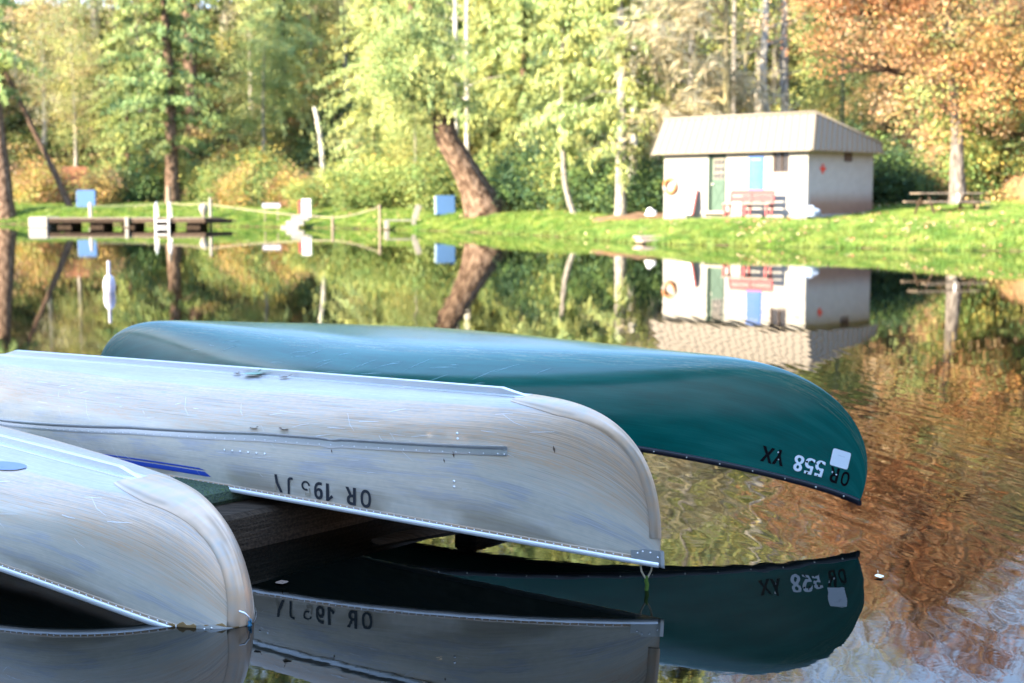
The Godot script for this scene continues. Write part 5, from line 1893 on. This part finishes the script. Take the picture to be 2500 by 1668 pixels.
func make_ground_cover() -> void:
	var g := RandomNumberGenerator.new()
	g.seed = 7
	# fern and ivy clumps over the slope
	var b := MB.new()
	for i in 80:
		var e := Vector3(g.randfn() * 0.4, absf(g.randfn()) * 0.25 + 0.05, g.randfn() * 0.4)
		var dir := Vector3(g.randf_range(-1, 1), g.randf_range(-0.5, 0.9), g.randf_range(-1, 1)).normalized()
		var ac := dir.cross(Vector3(g.randf_range(-1, 1), 1, g.randf_range(-1, 1))).normalized()
		b.leaf(e, dir * 0.16, ac * 0.055, vary(Color.WHITE, g, 0.25))
	var places := []
	var tints := []
	var pal := [Color(0.15, 0.22, 0.07), Color(0.26, 0.28, 0.09), Color(0.07, 0.11, 0.04), Color(0.42, 0.32, 0.16), Color(0.38, 0.34, 0.1), Color(0.3, 0.17, 0.09)]
	while places.size() < 17500:
		var d := g.randf_range(52, 132)
		var x := g.randf_range(-0.52 * d - 4, 0.4 * d + 4)
		if x > 40 or x < -66:
			continue
		var t := inland(x, d)
		if t < foot_at(x) - 0.3 or (x > 17.0 and d < 55.0) or (x > 5.5 and x < 15.5 and d < 58.5):
			continue
		var n := noise.get_noise_2d(x * 5.0 + 400.0, d * 5.0) * 3.2 + g.randf_range(-0.6, 0.6)
		var k := clampi(int(2.5 + n * 1.6), 0, 5)
		var s := g.randf_range(0.7, 1.4)
		places.append(Transform3D(Basis(Vector3.UP, g.randf_range(0, TAU)).scaled(Vector3(s, s, s)), on(x, d, -0.05)))
		tints.append(vary(pal[k], g, 0.3))
	scatter("slope_undergrowth", b.mesh(), M.foliage, places, tints)
	# grass
	var gb := MB.new()
	for i in 9:
		var q := g.randf_range(0, TAU)
		var at := Vector3(g.randfn() * 0.05, 0, g.randfn() * 0.05)
		var h := g.randf_range(0.07, 0.16)
		var tip := at + Vector3(cos(q) * h * 0.5, h, sin(q) * h * 0.5)
		var wd := Vector3(-sin(q), 0, cos(q)) * 0.009
		gb.tri(at - wd, tip, at + wd, vary(Color.WHITE, g, 0.2))
	places = []
	tints = []
	while places.size() < 70000:
		var i := g.randi_range(0, shore.size() - 2)
		var p := shore[i].lerp(shore[i + 1], g.randf()) + Vector2(g.randf_range(-12, 12), g.randf_range(-3, 13))
		if not seen_from_pond(p.x, p.y):
			continue
		var t := inland(p.x, p.y)
		if t < 0.05 + maxf(0.0, noise.get_noise_2d(p.x * 20.0, p.y * 20.0)) or t > foot_at(p.x) + 1.0:
			continue
		var lc := Vector3(p.x - 10.70, 0, -p.y + 51.8)
		var lx := lc.x * 0.719 + lc.z * 0.695
		var lz := -lc.x * 0.695 + lc.z * 0.719
		if lx > -6.6 and lx < 0.05 and lz < 0.02 and lz > -4.7:
			continue
		var s := g.randf_range(0.8, 1.5)
		places.append(Transform3D(Basis(Vector3.UP, g.randf_range(0, TAU)).scaled(Vector3(s, s * g.randf_range(0.5, 1.1) * (1.0 + 0.4 * noise.get_noise_2d(p.x * 9.0, p.y * 9.0)), s)), on(p.x, p.y, -0.01)))
		var n := noise.get_noise_2d(p.x * 14.0, p.y * 14.0)
		tints.append(vary(Color(0.115, 0.2, 0.035).lerp(Color(0.25, 0.3, 0.07), clampf(0.4 + n * 1.6, 0, 1)), g, 0.35))
	scatter("lawn_grass", gb.mesh(), M.foliage, places, tints)
	# leaves fallen on the lawn
	var lf := MB.new()
	lf.leaf(Vector3(-0.07, 0.0, 0), Vector3(0.14, 0.03, 0), Vector3(0, 0.02, 0.055), Color.WHITE)
	places = []
	tints = []
	while places.size() < 1500:
		var i := g.randi_range(0, shore.size() - 2)
		var p := shore[i].lerp(shore[i + 1], g.randf()) + Vector2(g.randf_range(-12, 12), g.randf_range(-3, 13))
		var t := inland(p.x, p.y)
		if t < 0.1 or t > foot_at(p.x) + 2.0 or not seen_from_pond(p.x, p.y):
			continue
		if (p.x < 6.0 and g.randf() < 0.75) or noise.get_noise_2d(p.x * 7.0, p.y * 7.0) < g.randf_range(-0.05, 0.25):
			continue
		places.append(Transform3D(Basis.from_euler(Vector3(g.randf_range(-0.5, 0.5), g.randf_range(0, TAU), g.randf_range(-0.5, 0.5))), on(p.x, p.y, 0.1)))
		tints.append(vary([Color(0.5, 0.3, 0.18), Color(0.55, 0.42, 0.2), Color(0.32, 0.15, 0.08)][g.randi() % 3], g, 0.2))
	scatter("fallen_leaves", lf.mesh(), M.foliage, places, tints)

# ------------------------------------------------------------------ everything
func _ready() -> void:
	# camera
	var cam := Camera3D.new()
	cam.name = "camera"
	cam.fov = 27.01
	cam.near = 0.05
	cam.far = 600.0
	add_child(cam)
	cam.position = Vector3(0, 1.55, 0)
	cam.rotation = Vector3(-0.10015, 0, 0)
	var lens := CameraAttributesPhysical.new()
	lens.frustum_focal_length = 50.0
	lens.frustum_focus_distance = 5.9
	lens.frustum_near = 0.05
	lens.frustum_far = 600.0
	lens.exposure_aperture = 2.8
	cam.attributes = lens
	cam.fov = 27.01
	cam.current = true
	# sky, exposure
	var we := WorldEnvironment.new()
	we.name = "world_environment"
	var env := Environment.new()
	env.background_mode = Environment.BG_SKY
	var sky := Sky.new()
	var sm := ProceduralSkyMaterial.new()
	sm.sky_top_color = Color(0.55, 0.695, 0.89)
	sm.sky_horizon_color = Color(0.84, 0.88, 0.92)
	sm.sky_curve = 0.14
	sm.ground_bottom_color = Color(0.2, 0.2, 0.16)
	sm.ground_horizon_color = Color(0.5, 0.52, 0.5)
	sm.sky_energy_multiplier = 0.95
	sm.sun_angle_max = 20.0
	sky.sky_material = sm
	env.sky = sky
	env.tonemap_mode = Environment.TONE_MAPPER_LINEAR
	env.tonemap_exposure = 5.8
	env.sdfgi_enabled = true
	env.ssao_enabled = true
	env.ssil_enabled = true
	we.environment = env
	add_child(we)
	# sun: low, from the left and a little behind the viewer
	var sun := DirectionalLight3D.new()
	sun.name = "sun"
	sun.light_energy = 1.6
	sun.light_color = Color(1.0, 0.935, 0.82)
	sun.light_angular_distance = 0.5
	sun.shadow_enabled = true
	var az := deg_to_rad(238.0)
	var el := deg_to_rad(21.0)
	var to_sun := Vector3(sin(az) * cos(el), sin(el), -cos(az) * cos(el))
	sun.look_at_from_position(to_sun * 50.0, Vector3.ZERO, Vector3.UP)
	add_child(sun)

	rng.seed = 1
	noise.seed = 3
	noise.frequency = 0.05
	shore = PackedVector2Array([Vector2(-110, 98), Vector2(-60, 92), Vector2(-40, 89), Vector2(-31, 87), Vector2(-22, 83.5), Vector2(-15, 79.5), Vector2(-11, 76.5), Vector2(-7.5, 73), Vector2(-3.7, 68.5), Vector2(-0.5, 63.5), Vector2(2.2, 57.0), Vector2(3.6, 51.5), Vector2(4.6, 48.8), Vector2(7.0, 47.2), Vector2(10.0, 45.3), Vector2(12.2, 43.4), Vector2(15.1, 42.0), Vector2(18, 39.5), Vector2(22, 34), Vector2(27, 24), Vector2(31, 10), Vector2(33, -20)])
	pond = shore.duplicate()
	pond.append(Vector2(-110, -20))
	make_materials()
	make_land()
	make_water()
	make_hut()
	make_trees()
	make_shrubs()
	make_lawn_things()
	make_foreground()
	make_ground_cover()
